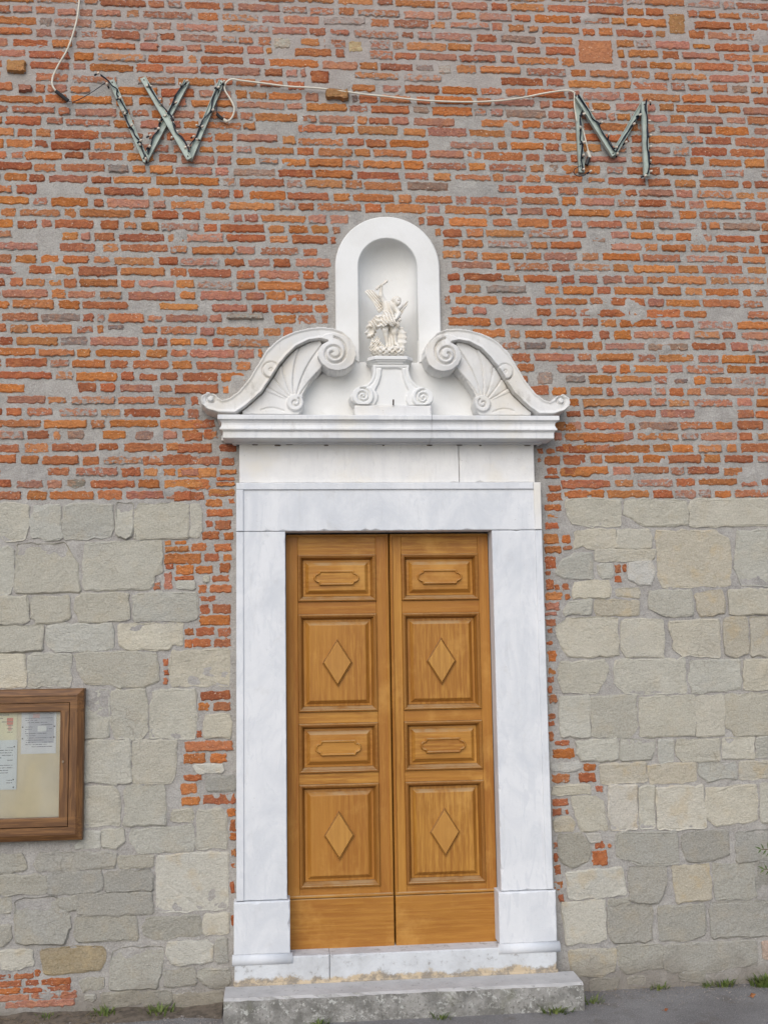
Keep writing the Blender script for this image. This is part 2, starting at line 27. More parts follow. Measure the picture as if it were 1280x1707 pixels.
BAND=[(-0.9353,3.1581),(-0.9918,3.1761),(-1.0226,3.205),(-1.0323,3.234),(-1.0227,3.2573),(-0.9921,3.27),(-0.9597,3.2702),(-0.9435,3.2578),(-0.907,3.2347),(-0.8706,3.2474),(-0.83,3.2768),(-0.7933,3.3188),(-0.7606,3.361),(-0.732,3.4116),(-0.7032,3.4581),(-0.6744,3.5047),(-0.6331,3.5516),(-0.5836,3.5903),(-0.5174,3.6208),(-0.4428,3.6412),(-0.3681,3.6506),(-0.3016,3.6446),(-0.2436,3.6239),(-0.2007,3.586),(-0.1738,3.5352),(-0.1686,3.4842),(-0.1893,3.433),(-0.2295,3.403),(-0.2794,3.3924),(-0.3331,3.4047),(-0.3717,3.4357),(-0.3928,3.4778),(-0.3859,3.516),(-0.3624,3.5502),(-0.3315,3.5659),(-0.3771,3.5756),(-0.4351,3.5665),(-0.5015,3.5318),(-0.5512,3.4848),(-0.5926,3.4338),(-0.6257,3.3788),(-0.6586,3.3281),(-0.6915,3.2777),(-0.7405,3.2314),(-0.7894,3.1895),(-0.8381,3.1568)]
SHELL=[(-0.8381,3.1568),(-0.7894,3.192),(-0.7405,3.2356),(-0.6915,3.2818),(-0.6586,3.3323),(-0.6257,3.383),(-0.5926,3.438),(-0.5512,3.489),(-0.5014,3.5361),(-0.4351,3.5707),(-0.3687,3.5842),(-0.3361,3.525),(-0.3619,3.4231),(-0.3787,3.3976),(-0.4204,3.3466),(-0.4495,3.3043),(-0.4663,3.2664),(-0.4575,3.2245),(-0.4694,3.1826),(-0.4917,3.1549)]
SPC_C=[(-0.299,3.4957),(-0.5117,3.2243),(-0.9718,3.2343),(-0.6444,3.3997),(-0.1701,3.4969)]
PBODY=[(-0.0879,3.4423),(-0.0827,3.4219),(-0.0818,3.3963),(-0.0859,3.375),(-0.0963,3.3516),(-0.1145,3.3332),(-0.1418,3.3194),(-0.1732,3.3086),(-0.2005,3.2873),(-0.2133,3.2597),(-0.2074,3.2323),(-0.1869,3.2113),(-0.16,3.2059),(0.2039,3.2047),(0.2293,3.2091),(0.2528,3.2283),(0.2589,3.2539),(0.2498,3.2837),(0.227,3.3027),(0.1893,3.3152),(0.1643,3.33),(0.1436,3.3512),(0.1294,3.3809),(0.1249,3.4065),(0.1264,3.4441)]
PPAN=[(-0.0337,3.4202),(0.0839,3.4211),(0.0874,3.3806),(0.0992,3.3381),(0.1182,3.2948),(0.1042,3.2615),(0.1045,3.2361),(0.1199,3.2043),(-0.0787,3.2063),(-0.0595,3.2394),(-0.0549,3.2691),(-0.0712,3.2944),(-0.0497,3.337),(-0.0364,3.3797)]
PC=[(-0.1393,3.2601),(0.1944,3.2527),(0.0182,3.261)]
WB=[[(-1.5456,5.1214),(-1.3444,4.6391)],[(-1.1172,5.1294),(-1.3497,4.6494)],[(-1.3657,5.1277),(-1.1006,4.6513)],[(-0.9195,5.1363),(-1.1032,4.6561)]]
WBU=[(-1.6165,5.1435),(-1.5634,5.0786),(-1.4918,5.0004),(-1.4733,4.9206),(-1.4633,4.9069),(-1.4253,4.8383),(-1.3735,4.7494),(-1.3765,4.7249),(-1.3431,4.6405),(-1.3402,5.0758),(-1.3205,5.0729),(-1.2672,4.9938),(-1.2637,4.9659),(-1.194,4.8909),(-1.1905,4.8595),(-1.1705,4.8112),(-1.1999,4.7719),(-1.1158,5.1118),(-1.1522,5.0928),(-1.178,4.9827),(-1.2402,4.9014),(-1.2696,4.8711),(-1.2758,4.8254),(-1.3214,4.7822),(-1.3241,4.716),(-0.9062,5.1155),(-0.9395,5.0825),(-0.9692,4.9437),(-1.0585,4.8496),(-1.0287,4.8435),(-1.078,4.7824),(-1.0562,4.7656),(-1.1042,4.7223),(-1.1239,4.7148)]
WCORD=[[(-1.6034,5.1405),(-1.5638,5.1137),(-1.5372,5.0796),(-1.5075,5.0595),(-1.5138,5.0347),(-1.4937,4.9969),(-1.4637,4.9489),(-1.4472,4.9284),(-1.4665,4.9033),(-1.4431,4.8517),(-1.42,4.8246),(-1.4065,4.7832),(-1.3767,4.7493),(-1.3699,4.7147),(-1.3465,4.6598)],[(-1.1224,5.108),(-1.1521,5.0858),(-1.1783,5.0355),(-1.1945,4.9822),(-1.2206,4.9357),(-1.2435,4.8999),(-1.2663,4.8712),(-1.2758,4.8254),(-1.305,4.7862),(-1.3146,4.7511),(-1.3241,4.7125),(-1.3336,4.6741)],[(-1.3337,5.0831),(-1.3137,5.045),(-1.287,5.0037),(-1.2604,4.966),(-1.2272,4.9284),(-1.2006,4.8872),(-1.1905,4.856),(-1.1737,4.8041),(-1.1472,4.7699),(-1.1141,4.7255),(-1.1007,4.6876)],[(-0.9095,5.1154),(-0.9395,5.0896),(-0.9561,5.0501),(-0.9693,5.0072),(-0.9858,4.9432),(-1.0288,4.8856),(-1.0419,4.8431),(-1.0648,4.7863),(-1.0944,4.7435),(-1.1042,4.7188)]]
MBARS=[[(1.1749,5.1196),(1.184,4.6421)],[(1.1665,5.1009),(1.3753,4.7408)],[(1.5801,5.0883),(1.3729,4.7459)],[(1.5718,5.0748),(1.5673,4.6157)]]
MBU=[(1.2008,4.9891),(1.1783,4.9046),(1.1943,4.8138),(1.1904,4.733),(1.1882,4.6474),(1.2274,4.6354),(1.2527,5.0091),(1.3089,4.94),(1.3484,4.8627),(1.39,4.7881),(1.5425,4.9947),(1.5029,4.9355),(1.4503,4.8212),(1.396,4.7466),(1.6108,5.0787),(1.5952,4.9594),(1.6015,4.8676),(1.5984,4.7967),(1.5955,4.7077),(1.5928,4.645),(1.5572,4.6181)]
MCORD=[[(1.1593,5.1138),(1.1783,5.0724),(1.197,5.0257),(1.1905,4.9888),(1.1835,4.9623),(1.183,4.9205),(1.184,4.8787),(1.1811,4.8421),(1.189,4.8058),(1.1849,4.7641),(1.1834,4.7224),(1.1852,4.6758),(1.1871,4.6447)],[(1.1665,5.1009),(1.2029,5.0469),(1.2269,5.0057),(1.2366,4.9902),(1.2508,4.9592),(1.2803,4.9287),(1.2994,4.8926),(1.326,4.8516),(1.3424,4.8155),(1.3664,4.7744),(1.3863,4.7593)],[(1.569,5.0694),(1.5399,4.9946),(1.5181,4.9676),(1.4903,4.9194),(1.4523,4.871),(1.4304,4.8363),(1.4082,4.7965),(1.3914,4.7595)],[(1.5852,5.0858),(1.5728,5.0378),(1.5811,4.9906),(1.5842,4.9433),(1.5797,4.9011),(1.5779,4.859),(1.5765,4.8275),(1.5775,4.7909),(1.5781,4.7438),(1.5814,4.7021),(1.5819,4.6552),(1.5677,4.6235)]]
CAB1=[(-1.7292,-0.03,5.8156),(-1.727,-0.03,5.6684),(-1.732,-0.03,5.5583),(-1.7472,-0.03,5.4482),(-1.7885,-0.03,5.3013),(-1.8403,-0.03,5.1983),(-1.869,-0.03,5.1252),(-1.8714,-0.03,5.0749),(-1.8508,-0.03,5.0397)]
CON1=[(-1.8508,-0.03,5.0397),(-1.8171,-0.03,5.0122),(-1.7833,-0.03,4.9847)]
WIR1=[(-1.7833,-0.03,4.9847),(-1.7566,-0.03,4.9784),(-1.697,-0.03,5.0091),(-1.6374,-0.03,5.0506),(-1.5776,-0.03,5.0994)]
CAB2=[(-0.8886,-0.03,4.8874),(-0.8612,-0.03,4.9136),(-0.8475,-0.03,4.9647),(-0.8647,-0.03,5.015),(-0.899,-0.03,5.072),(-0.9024,-0.03,5.1083),(-0.8853,-0.03,5.1344),(-0.8578,-0.03,5.1463),(-0.8165,-0.03,5.1404),(-0.6787,-0.03,5.127),(-0.5404,-0.03,5.1134),(-0.3666,-0.03,5.1084),(-0.2271,-0.03,5.0948),(-0.1046,-0.03,5.0805),(0.0183,-0.03,5.0717),(0.1947,-0.03,5.0573),(0.3542,-0.03,5.0515),(0.5326,-0.03,5.0536),(0.6943,-0.03,5.0664),(0.839,-0.03,5.0898),(0.9849,-0.03,5.1246),(1.0946,-0.03,5.1433),(1.1382,-0.03,5.1411),(1.1596,-0.03,5.1268)]
CON2=[(-0.9467,-0.03,4.9326),(-0.9296,-0.03,4.915),(-0.9091,-0.03,4.9012)]
CON2b=[(-0.9091,-0.03,4.9012),(-0.8886,-0.03,4.8874)]
WIR2=[(-0.9332,-0.03,5.0781),(-0.9502,-0.03,5.0049),(-0.9467,-0.03,4.9326)]
CAB3=[(1.1561,-0.03,5.1304),(1.1534,-0.03,5.0553),(1.1587,-0.03,4.9994),(1.1642,-0.03,4.951)]
CAB4=[(1.199,-0.03,4.9073),(1.2145,-0.03,4.8333),(1.2267,-0.03,4.7705)]
CON3=[(1.2231,-0.03,4.7704),(1.2361,-0.03,4.7299)]
CON3b=[(1.2288,-0.03,4.7297),(1.2126,-0.03,4.6849)]
WIR3=[(1.1798,-0.03,4.6803),(1.1392,-0.03,4.657),(1.1381,-0.03,4.6275),(1.1702,-0.03,4.6135),(1.2068,-0.03,4.6256)]
# ---------------------------------------------------------------- helpers
rng = random.Random(7); npr = np.random.default_rng(7)
COL = SC.collection
def link(o, parent=None):
    COL.objects.link(o)
    if parent is not None:
        o.parent = parent; o.matrix_parent_inverse = parent.matrix_basis.inverted()
    return o
def tag(o, label=None, cat=None, group=None, kind=None):
    if label: o['label'] = label
    if cat: o['category'] = cat
    if group: o['group'] = group
    if kind: o['kind'] = kind
    return o
def thing(name, loc, label, cat, group=None):
    o = bpy.data.objects.new(name, None); o.location = loc; o.empty_display_size = .1
    o.matrix_basis = Matrix.Translation(loc); COL.objects.link(o)
    return tag(o, label, cat, group)
def mesh(name, v, f, m, parent=None, smooth=False, attrs=None):
    me = bpy.data.meshes.new(name)
    if isinstance(v, np.ndarray): v = v.tolist()
    if isinstance(f, np.ndarray): f = f.tolist()
    me.from_pydata(v, [], f); me.materials.append(m)
    if attrs:
        for k, (ty, arr) in attrs.items():
            a = me.attributes.new(k, ty, 'POINT')
            a.data.foreach_set('color' if ty == 'FLOAT_COLOR' else 'value', np.asarray(arr, dtype=np.float32).ravel())
    if smooth: me.polygons.foreach_set('use_smooth', [True] * len(me.polygons))
    me.update()
    return link(bpy.data.objects.new(name, me), parent)
class MB:
    def __init__(s): s.v = []; s.f = []
    def add(s, v, f):
        n = len(s.v); s.v += [tuple(p) for p in v]; s.f += [tuple(i + n for i in q) for q in f]; return s
    def loft(s, rings, cap0=False, cap1=True, closed=True):
        n = len(rings[0]); v = [p for r in rings for p in r]; f = []
        for k in range(len(rings) - 1):
            for i in range(n if closed else n - 1):
                j = (i + 1) % n; f.append((k*n+i, k*n+j, (k+1)*n+j, (k+1)*n+i))
        if cap1: f.append(tuple(range((len(rings)-1)*n, len(rings)*n)))
        if cap0: f.append(tuple(range(n))[::-1])
        return s.add(v, f)
    def box(s, x0, x1, y0, y1, z0, z1, b=.003, jit=0):
        """box with chamfered front (y0) edges"""
        def r(i, y): return [(x0+i, y, z0+i), (x1-i, y, z0+i), (x1-i, y, z1-i), (x0+i, y, z1-i)]
        return s.loft([r(0, y1), r(0, y0 + b), r(b, y0)], cap0=True)
    def rect(s, x0, x1, z0, z1, prof, cap=True):
        """mitred profile (inset, y) run round a rectangle"""
        return s.loft([[(x0+i, y, z0+i), (x1-i, y, z0+i), (x1-i, y, z1-i), (x0+i, y, z1-i)] for i, y in prof], cap1=cap)
    def tube(s, pts, r, n=6, smooth=3, ends=True):
        P = [Vector(p) for p in pts]
        if smooth > 1 and len(P) > 2:
            Q = []
            for i in range(len(P) - 1):
                a, b, c, d = P[max(i-1, 0)], P[i], P[i+1], P[min(i+2, len(P)-1)]
                for k in range(smooth):
                    t = k / smooth
                    Q.append(.5*((2*b)+(c-a)*t+(2*a-5*b+4*c-d)*t*t+(3*b-a-3*c+d)*t**3))
            P = Q + [P[-1]]
        rings = []; up = Vector((0, -1, 0.03))
        for i, p in enumerate(P):
            d = (P[min(i+1, len(P)-1)] - P[max(i-1, 0)]).normalized()
            a = d.cross(up)
            if a.length < 1e-3: a = d.cross(Vector((1, 0, 0)))
            a.normalize(); b = a.cross(d); rr = r(i/(len(P)-1)) if callable(r) else r
            rings.append([tuple(p + (a*math.cos(t) + b*math.sin(t))*rr) for t in [2*math.pi*k/n for k in range(n)]])
        return s.loft(rings, cap0=ends, cap1=ends)
    def ball(s, c, r, n=8, m=5, sc=(1, 1, 1)):
        rings = []
        for k in range(1, m):
            ph = math.pi*k/m
            rings.append([(c[0]+r*sc[0]*math.sin(ph)*math.cos(2*math.pi*i/n), c[1]+r*sc[1]*math.sin(ph)*math.sin(2*math.pi*i/n), c[2]+r*sc[2]*math.cos(ph)) for i in range(n)])
        return s.loft(rings, cap0=True, cap1=True)
    def build(s, name, m, parent=None, smooth=False): return mesh(name, s.v, s.f, m, parent, smooth)
_tab = {}
def vnoise(x, z, scale, seed=0):
    """value noise in [-1,1]"""
    if seed not in _tab: _tab[seed] = np.random.default_rng(seed+100).uniform(-1, 1, (256, 256))
    T = _tab[seed]; X = np.asarray(x)/scale + 1000.3; Z = np.asarray(z)/scale + 1000.7
    i = np.floor(X).astype(int); j = np.floor(Z).astype(int); u = X-i; w = Z-j
    u = u*u*(3-2*u); w = w*w*(3-2*w); g = lambda a, b: T[a % 256, b % 256]
    return (g(i, j)*(1-u)+g(i+1, j)*u)*(1-w)+(g(i, j+1)*(1-u)+g(i+1, j+1)*u)*w
def sstep(a, b, x): t = np.clip((x-a)/(b-a), 0, 1); return t*t*(3-2*t)
def psdf(X, Z, poly):
    """signed distance to a polygon, positive inside"""
    P = np.array(poly); Q = np.roll(P, -1, 0); d = np.full(X.shape, 1e9); ins = np.zeros(X.shape, bool)
    for (ax, az), (bx, bz) in zip(P, Q):
        ex, ez = bx-ax, bz-az; L = ex*ex+ez*ez+1e-12
        t = np.clip(((X-ax)*ex+(Z-az)*ez)/L, 0, 1)
        d = np.minimum(d, (X-ax-ex*t)**2+(Z-az-ez*t)**2)
        c = (az > Z) != (bz > Z)
        ins ^= c & (X < ex*(Z-az)/(ez if abs(ez) > 1e-9 else 1e-9)+ax)
    d = np.sqrt(d); return np.where(ins, d, -d)
def hfield(name, x0, x1, z0, z1, h, fun, m, parent, ybase=0.0, mapx=None):
    xs = np.arange(x0, x1+h, h); zs = np.arange(z0, z1+h, h)
    X, Z = np.meshgrid(xs, zs, indexing='ij'); H = fun(X, Z)
    on = H > 1e-4; c = on[:-1, :-1] | on[1:, :-1] | on[:-1, 1:] | on[1:, 1:]
    I, J = np.nonzero(c); nz = len(zs)
    quads = np.stack([I*nz+J, (I+1)*nz+J, (I+1)*nz+J+1, I*nz+J+1], 1)
    used = np.unique(quads); re = np.full(len(xs)*nz, -1); re[used] = np.arange(len(used)); quads = re[quads]
    XX = X.ravel()[used]; V = np.stack([mapx(XX) if mapx else XX, ybase-H.ravel()[used], Z.ravel()[used]], 1)
    if mapx: quads = quads[:, ::-1]
    return mesh(name, V, quads, m, parent, smooth=True)
def nets(name, F, org, h, m, parent):
    """surface nets of a distance grid (negative inside)"""
    ins = F < 0; n = np.array(F.shape)-1
    acc = np.zeros((*n, 3)); cnt = np.zeros(n)
    for ax in range(3):
        for a in (0, 1):
            for b in (0, 1):
                o0 = [0, 0, 0]; o1 = [0, 0, 0]; oth = [k for k in range(3) if k != ax]
                o0[oth[0]] = o1[oth[0]] = a; o0[oth[1]] = o1[oth[1]] = b; o1[ax] = 1
                s0 = tuple(slice(o, o+k) for o, k in zip(o0, n)); s1 = tuple(slice(o, o+k) for o, k in zip(o1, n))
                f0, f1 = F[s0], F[s1]; cr = (f0 < 0) != (f1 < 0); t = np.where(cr, f0/np.where(cr, f0-f1, 1), 0)
                for k in range(3): acc[..., k] += np.where(cr, o0[k] + (t if k == ax else 0), 0)
                cnt += cr
    cell = cnt > 0; idx = np.full(n, -1); idx[cell] = np.arange(cell.sum())
    g = np.stack(np.nonzero(cell), 1); V = (g + acc[cell]/cnt[cell][:, None])*h + np.array(org)
    fs = []
    for ax in range(3):
        u, v = (ax+1) % 3, (ax+2) % 3; s0 = [slice(None)]*3; s1 = [slice(None)]*3; s0[ax] = slice(0, -1); s1[ax] = slice(1, None)
        a, b = ins[tuple(s0)], ins[tuple(s1)]; cr = np.stack(np.nonzero(a != b), 1)
        ok = (cr[:, u] > 0) & (cr[:, v] > 0) & (cr[:, u] < n[u]) & (cr[:, v] < n[v]); cr = cr[ok]
        flip = ins[tuple(cr.T)]
        def at(du, dv): q = cr.copy(); q[:, u] -= du; q[:, v] -= dv; return idx[tuple(q.T)]
        q = np.stack([at(1, 1), at(0, 1), at(0, 0), at(1, 0)], 1); q[~flip] = q[~flip][:, ::-1]; fs.append(q)
    return mesh(name, V, np.concatenate(fs), m, parent, smooth=True)
# ---------------------------------------------------------------- materials
class N:
    def __init__(s, name):
        s.m = bpy.data.materials.new(name); s.m.use_nodes = True; s.t = s.m.node_tree; s.b = s.t.nodes['Principled BSDF']
        s.tc = s.t.nodes.new('ShaderNodeTexCoord').outputs['Object']; s.b.inputs['Roughness'].default_value = .9; s.b.inputs['Specular IOR Level'].default_value = .3
    def n(s, ty, **kw):
        o = s.t.nodes.new(ty)
        for k, v in kw.items(): setattr(o, k, v)
        return o
    def put(s, sock, v):
        if isinstance(v, bpy.types.NodeSocket): s.t.links.new(v, sock)
        elif isinstance(v, (tuple, list)) and sock.type == 'RGBA': sock.default_value = (*v, 1) if len(v) == 3 else v
        else: sock.default_value = v
    def vec(s, scale=(1, 1, 1), off=None, src=None):
        o = s.n('ShaderNodeMapping'); s.put(o.inputs['Vector'], src or s.tc); o.inputs['Scale'].default_value = scale
        if off is not None: s.put(o.inputs['Location'], off)
        return o.outputs[0]
    def noise(s, scale, detail=4, rough=.55, v=None, dist=0, col=False):
        o = s.n('ShaderNodeTexNoise'); s.put(o.inputs['Vector'], v or s.tc); o.inputs['Scale'].default_value = scale; o.inputs['Detail'].default_value = detail
        o.inputs['Roughness'].default_value = rough; o.inputs['Distortion'].default_value = dist; return o.outputs['Color' if col else 'Fac']
    def voro(s, scale, v=None, feat='F1'):
        o = s.n('ShaderNodeTexVoronoi', feature=feat); s.put(o.inputs['Vector'], v or s.tc); o.inputs['Scale'].default_value = scale; return o.outputs['Distance']
    def ramp(s, v, a, b, lo=0., hi=1.):
        o = s.n('ShaderNodeMapRange', interpolation_type='SMOOTHSTEP'); s.put(o.inputs['Value'], v)
        for k, x in zip(('From Min', 'From Max', 'To Min', 'To Max'), (a, b, lo, hi)): o.inputs[k].default_value = x
        return o.outputs[0]
    def mix(s, f, a, b, mode='MIX'):
        o = s.n('ShaderNodeMix', data_type='RGBA', blend_type=mode); s.put(o.inputs[0], f); s.put(o.inputs[6], a); s.put(o.inputs[7], b); return o.outputs[2]
    def math(s, op, a, b=0., c=None):
        o = s.n('ShaderNodeMath', operation=op); s.put(o.inputs[0], a); s.put(o.inputs[1], b)
        if c is not None: s.put(o.inputs[2], c)
        return o.outputs[0]
    def attr(s, name, out='Fac'): return s.n('ShaderNodeAttribute', attribute_name=name).outputs[out]
    def sep(s, v): o = s.n('ShaderNodeSeparateXYZ'); s.put(o.inputs[0], v); return o.outputs
    def normal_z(s): return s.sep(s.n('ShaderNodeNewGeometry').outputs['Normal'])[2]
    def bump(s, h, dist=.003, strength=1., prev=None):
        o = s.n('ShaderNodeBump'); s.put(o.inputs['Height'], h); o.inputs['Distance'].default_value = dist; o.inputs['Strength'].default_value = strength
        if prev is not None: s.put(o.inputs['Normal'], prev)
        return o.outputs[0]
    def done(s, col, rough=None, normal=None, spec=None):
        s.put(s.b.inputs['Base Color'], col)
        if rough is not None: s.put(s.b.inputs['Roughness'], rough)
        if normal is not None: s.put(s.b.inputs['Normal'], normal)
        if spec is not None: s.b.inputs['Specular IOR Level'].default_value = spec
        return s.m
def mortar_col(k):
    c = k.mix(k.ramp(k.noise(1.3, 5), .35, .7), (.36, .337, .306), (.295, .282, .266))
    c = k.mix(k.ramp(k.noise(9, 6, .65), .38, .68), c, (.42, .40, .37))
    c = k.mix(k.ramp(k.noise(26, 4, .6), .60, .74, 0, .8), c, (.27, .255, .235))
    c = k.mix(k.ramp(k.noise(70, 2, .5), .69, .75, 0, .7), c, (.60, .575, .54))
    c = k.mix(k.ramp(k.noise(120, 4, .7), .36, .64), k.mix(.2, c, (.13, .12, .11)), k.mix(.1, c, (.75, .72, .68)))
    z = k.sep(k.tc)[2]
    return k.mix(k.ramp(k.math('ADD', z, k.math('MULTIPLY', k.noise(2, 4), 1.2)), 6.1, 5.4, .45, 0), c, (.40, .33, .30))
def m_mortar():
    k = N('mortar'); c = mortar_col(k); z = k.sep(k.tc)[2]
    c = k.mix(k.ramp(k.math('ADD', z, k.math('MULTIPLY', k.noise(5, 5), .35)), .34, .18, 0, .7), c, (.19, .165, .135))      # soil splash at the foot
    h = k.math('ADD', k.noise(45, 6, .65), k.math('MULTIPLY', k.noise(170, 3), .35))
    return k.done(c, .95, k.bump(h, .010, .9))
def m_brick():
    k = N('brick'); t = k.attr('tint', 'Color'); e = k.attr('edge'); fl = k.attr('film')
    c = k.mix(k.ramp(k.noise(38, 5, .6), .3, .7), k.mix(.30, t, (.22, .07, .035)), t)
    c = k.mix(k.ramp(k.noise(14, 3), .45, .75, 0, .40), c, (.60, .24, .085))
    c = k.mix(k.ramp(k.noise(85, 3, .7, k.vec((.7, 1, 1.2))), .56, .68, 0, .5), c, (.20, .07, .035))
    c = k.mix(k.ramp(k.noise(95, 3, .6, k.vec((.7, 1, 1.1), (5, 2, 8))), .55, .70, 0, .45), c, (.66, .34, .18))
    c = k.mix(k.ramp(k.noise(95, 2, .5, k.vec((1, 1, 1), (3, 1, 2))), .68, .73, 0, .8), c, (.66, .56, .46))
    mc = mortar_col(k)
    n = k.noise(42, 5, .65, k.vec((1, 1, 1.25), (7, 3, 1)))
    f = k.math('ADD', k.math('MULTIPLY', k.math('SUBTRACT', 1., e), .34), k.math('MULTIPLY', fl, .27))
    c = k.mix(k.ramp(k.math('ADD', k.noise(75, 3, .6, k.vec((1, 1, 1), (2, 9, 4))), k.math('MULTIPLY', k.math('SUBTRACT', 1., e), .18)), .73, .79, 0, .8), c, (.66, .58, .50))
    c = k.mix(k.ramp(k.math('ADD', n, f), .705, .77), c, mc)
    c = k.mix(k.math('MULTIPLY', fl, .34), c, k.mix(.5, mc, (.52, .32, .24)))
    h = k.math('ADD', k.noise(55, 6, .7), k.math('MULTIPLY', k.noise(16, 3), .6))
    return k.done(c, .95, k.bump(h, .016, 1.))
def m_stone():
    k = N('sandstone'); t = k.attr('tint', 'Color'); e = k.attr('edge'); w = k.attr('film')
    c = k.mix(k.ramp(k.noise(6, 5, .6), .35, .7), k.mix(.25, t, (.30, .275, .215)), t)
    c = k.mix(k.ramp(k.noise(3, 4), .55, .72, 0, .5), c, k.mix(.6, t, (.30, .30, .29)))
    c = k.mix(k.ramp(k.noise(24, 5, .7), .64, .76, 0, .4), c, (.24, .22, .18))
    c = k.mix(k.ramp(k.noise(80, 3, .6), .66, .74, 0, .6), c, (.62, .60, .52))
    c = k.mix(k.ramp(k.noise(105, 4, .7), .36, .64), k.mix(.16, c, (.18, .16, .125)), k.mix(.12, c, (.75, .72, .64)))
    c = k.mix(k.ramp(k.voro(16, k.vec((1, 1, 1.6)), 'DISTANCE_TO_EDGE') , .012, .03, .35, 0), c, k.mix(k.ramp(k.noise(3.1, 3), .55, .66), c, (.17, .15, .12)))
    c = k.mix(k.math('MULTIPLY', w, k.ramp(k.noise(9, 4), .5, .68)), c, (.50, .38, .21))
    z = k.sep(k.tc)[2]
    c = k.mix(k.ramp(k.math('ADD', z, k.math('MULTIPLY', k.noise(5, 5), .35)), .36, .2, 0, .55), c, (.20, .175, .14))
    n = k.noise(40, 5, .65, k.vec((1, 1, 1), (7, 3, 1)))
    c = k.mix(k.ramp(k.math('ADD', n, k.math('MULTIPLY', k.math('SUBTRACT', 1., e), .36)), .68, .80), c, mortar_col(k))
    ch = k.noise(48, 8, .72, k.vec((.85, 1, 1.25)))
    h = k.math('ADD', k.math('ADD', ch, k.math('MULTIPLY', k.noise(13, 4), 1.2)), k.math('MULTIPLY', k.noise(120, 3, .7), .35))
    return k.done(c, .95, k.bump(h, .012, .85))
def m_marble(name, base, vein, warm=None, grime=.0, vs=1.0, dirt=(.34, .31, .26)):
    k = N(name); v = k.vec((1.3, 1.3, .8))
    c = k.mix(k.ramp(k.noise(2.2*vs, 6, .65, v, 1.0), .35, .68), base, vein)
    c = k.mix(k.ramp(k.noise(7*vs, 8, .72, k.vec((2.0, 1, .55)), 1.6), .53, .60, 0, .55), c, vein)
    if warm: c = k.mix(k.ramp(k.noise(2.7, 5, .6, k.vec((1, 1, 1), (4, 2, 9))), .46, .68), c, warm)
    c = k.mix(k.ramp(k.noise(60, 3, .6), .68, .76, 0, .45), c, dirt)
    if grime: c = k.mix(k.ramp(k.noise(8, 7, .72, k.vec((1, 1, .7), (1, 5, 3))), .56, .74, 0, grime), c, dirt)
    if grime: c = k.mix(k.ramp(k.noise(30, 5, .7, k.vec((1, 1, .10), (6, 2, 1))), .58, .72, 0, grime*.55), c, (.40, .39, .37))      # rain streaks
    h = k.math('ADD', k.noise(30, 6, .6), k.math('MULTIPLY', k.noise(140, 2), .25))
    return k.done(c, k.ramp(k.noise(6, 3), .3, .7, .55, .75), k.bump(h, .004, .5), .35)
def m_plaster():
    k = N('white_plaster'); c = k.mix(k.ramp(k.noise(3, 5), .35, .7), (.76, .76, .745), (.69, .685, .66))
    c = k.mix(k.ramp(k.noise(14, 6, .7), .62, .78, 0, .35), c, (.5, .46, .38))
    return k.done(c, .9, k.bump(k.noise(35, 5, .6), .004, .5))
def m_statue():
    k = N('cream_statue'); c = k.mix(k.ramp(k.noise(22, 4), .35, .65), (.80, .775, .72), (.73, .68, .59))
    pointy = k.n('ShaderNodeNewGeometry').outputs['Pointiness']
    c = k.mix(k.ramp(pointy, .435, .50, .85, 0), c, (.30, .235, .16))       # darker brown in the carved hollows
    return k.done(c, .6, k.bump(k.noise(130, 3), .002, .4))
def m_wood(name, axis, tone=1.):
    k = N(name); r = k.n('ShaderNodeObjectInfo').outputs['Random']
    cx = k.n('ShaderNodeCombineXYZ'); s10 = k.math('MULTIPLY', r, 17.)
    for i in range(3): k.put(cx.inputs[i], s10)
    st = (1, 1, .07) if axis == 'z' else (.07, 1, 1)
    v = k.vec(st, cx.outputs[0])
    wob = k.noise(1.6, 3, .5, k.vec((2.2, 1, .8) if axis == 'z' else (.8, 1, 2.2), cx.outputs[0]), 0)
    wv = k.n('ShaderNodeTexWave', wave_type='BANDS', bands_direction='X' if axis == 'z' else 'Z'); k.put(wv.inputs['Vector'], v)
    wv.inputs['Scale'].default_value = 9; wv.inputs['Distortion'].default_value = 9; wv.inputs['Detail'].default_value = 3; wv.inputs['Detail Scale'].default_value = 1.4
    fine = k.noise(120, 4, .6, v)
    c = k.mix(wv.outputs['Fac'], (.36, .160, .027), (.47, .230, .044))
    c = k.mix(k.ramp(fine, .40, .62), k.mix(.55, c, (.25, .09, .016)), c)
    c = k.mix(k.ramp(wob, .4, .65, 0, .6), c, (.50, .245, .045))
    c = k.mix(k.math('MULTIPLY', r, .55), c, (.31, .115, .018))
    c = k.mix(k.ramp(k.noise(3.4, 5, .65, k.vec((1, 1, 1), (2, 8, 5))), .50, .72, 0, .55), c, (.56, .30, .075))   # sun-bleached varnish
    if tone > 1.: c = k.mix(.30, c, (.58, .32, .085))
    if tone < 1.: c = k.mix(.50, c, (.19, .075, .015))  # dark varnish tone that also paints in the shade of mouldings
    nz = k.normal_z()
    c = k.mix(k.math('MULTIPLY', k.ramp(nz, .35, .75), k.ramp(k.noise(14, 4), .3, .6, .2, .7)), c, (.42, .30, .17))  # dust on ledges
    h = k.math('ADD', fine, k.math('MULTIPLY', wv.outputs['Fac'], .4))
    return k.done(c, k.ramp(k.noise(5, 4), .3, .7, .42, .62), k.bump(h, .0015, .6), .3)
def m_flat(name, col, rough=.7, metal=0., var=.25, sc=20, spec=.4):
    k = N(name); c = k.mix(k.ramp(k.noise(sc, 5, .6), .35, .7), col, tuple(x*(1-var) for x in col)); k.b.inputs['Metallic'].default_value = metal
    return k.done(c, rough, None, spec)
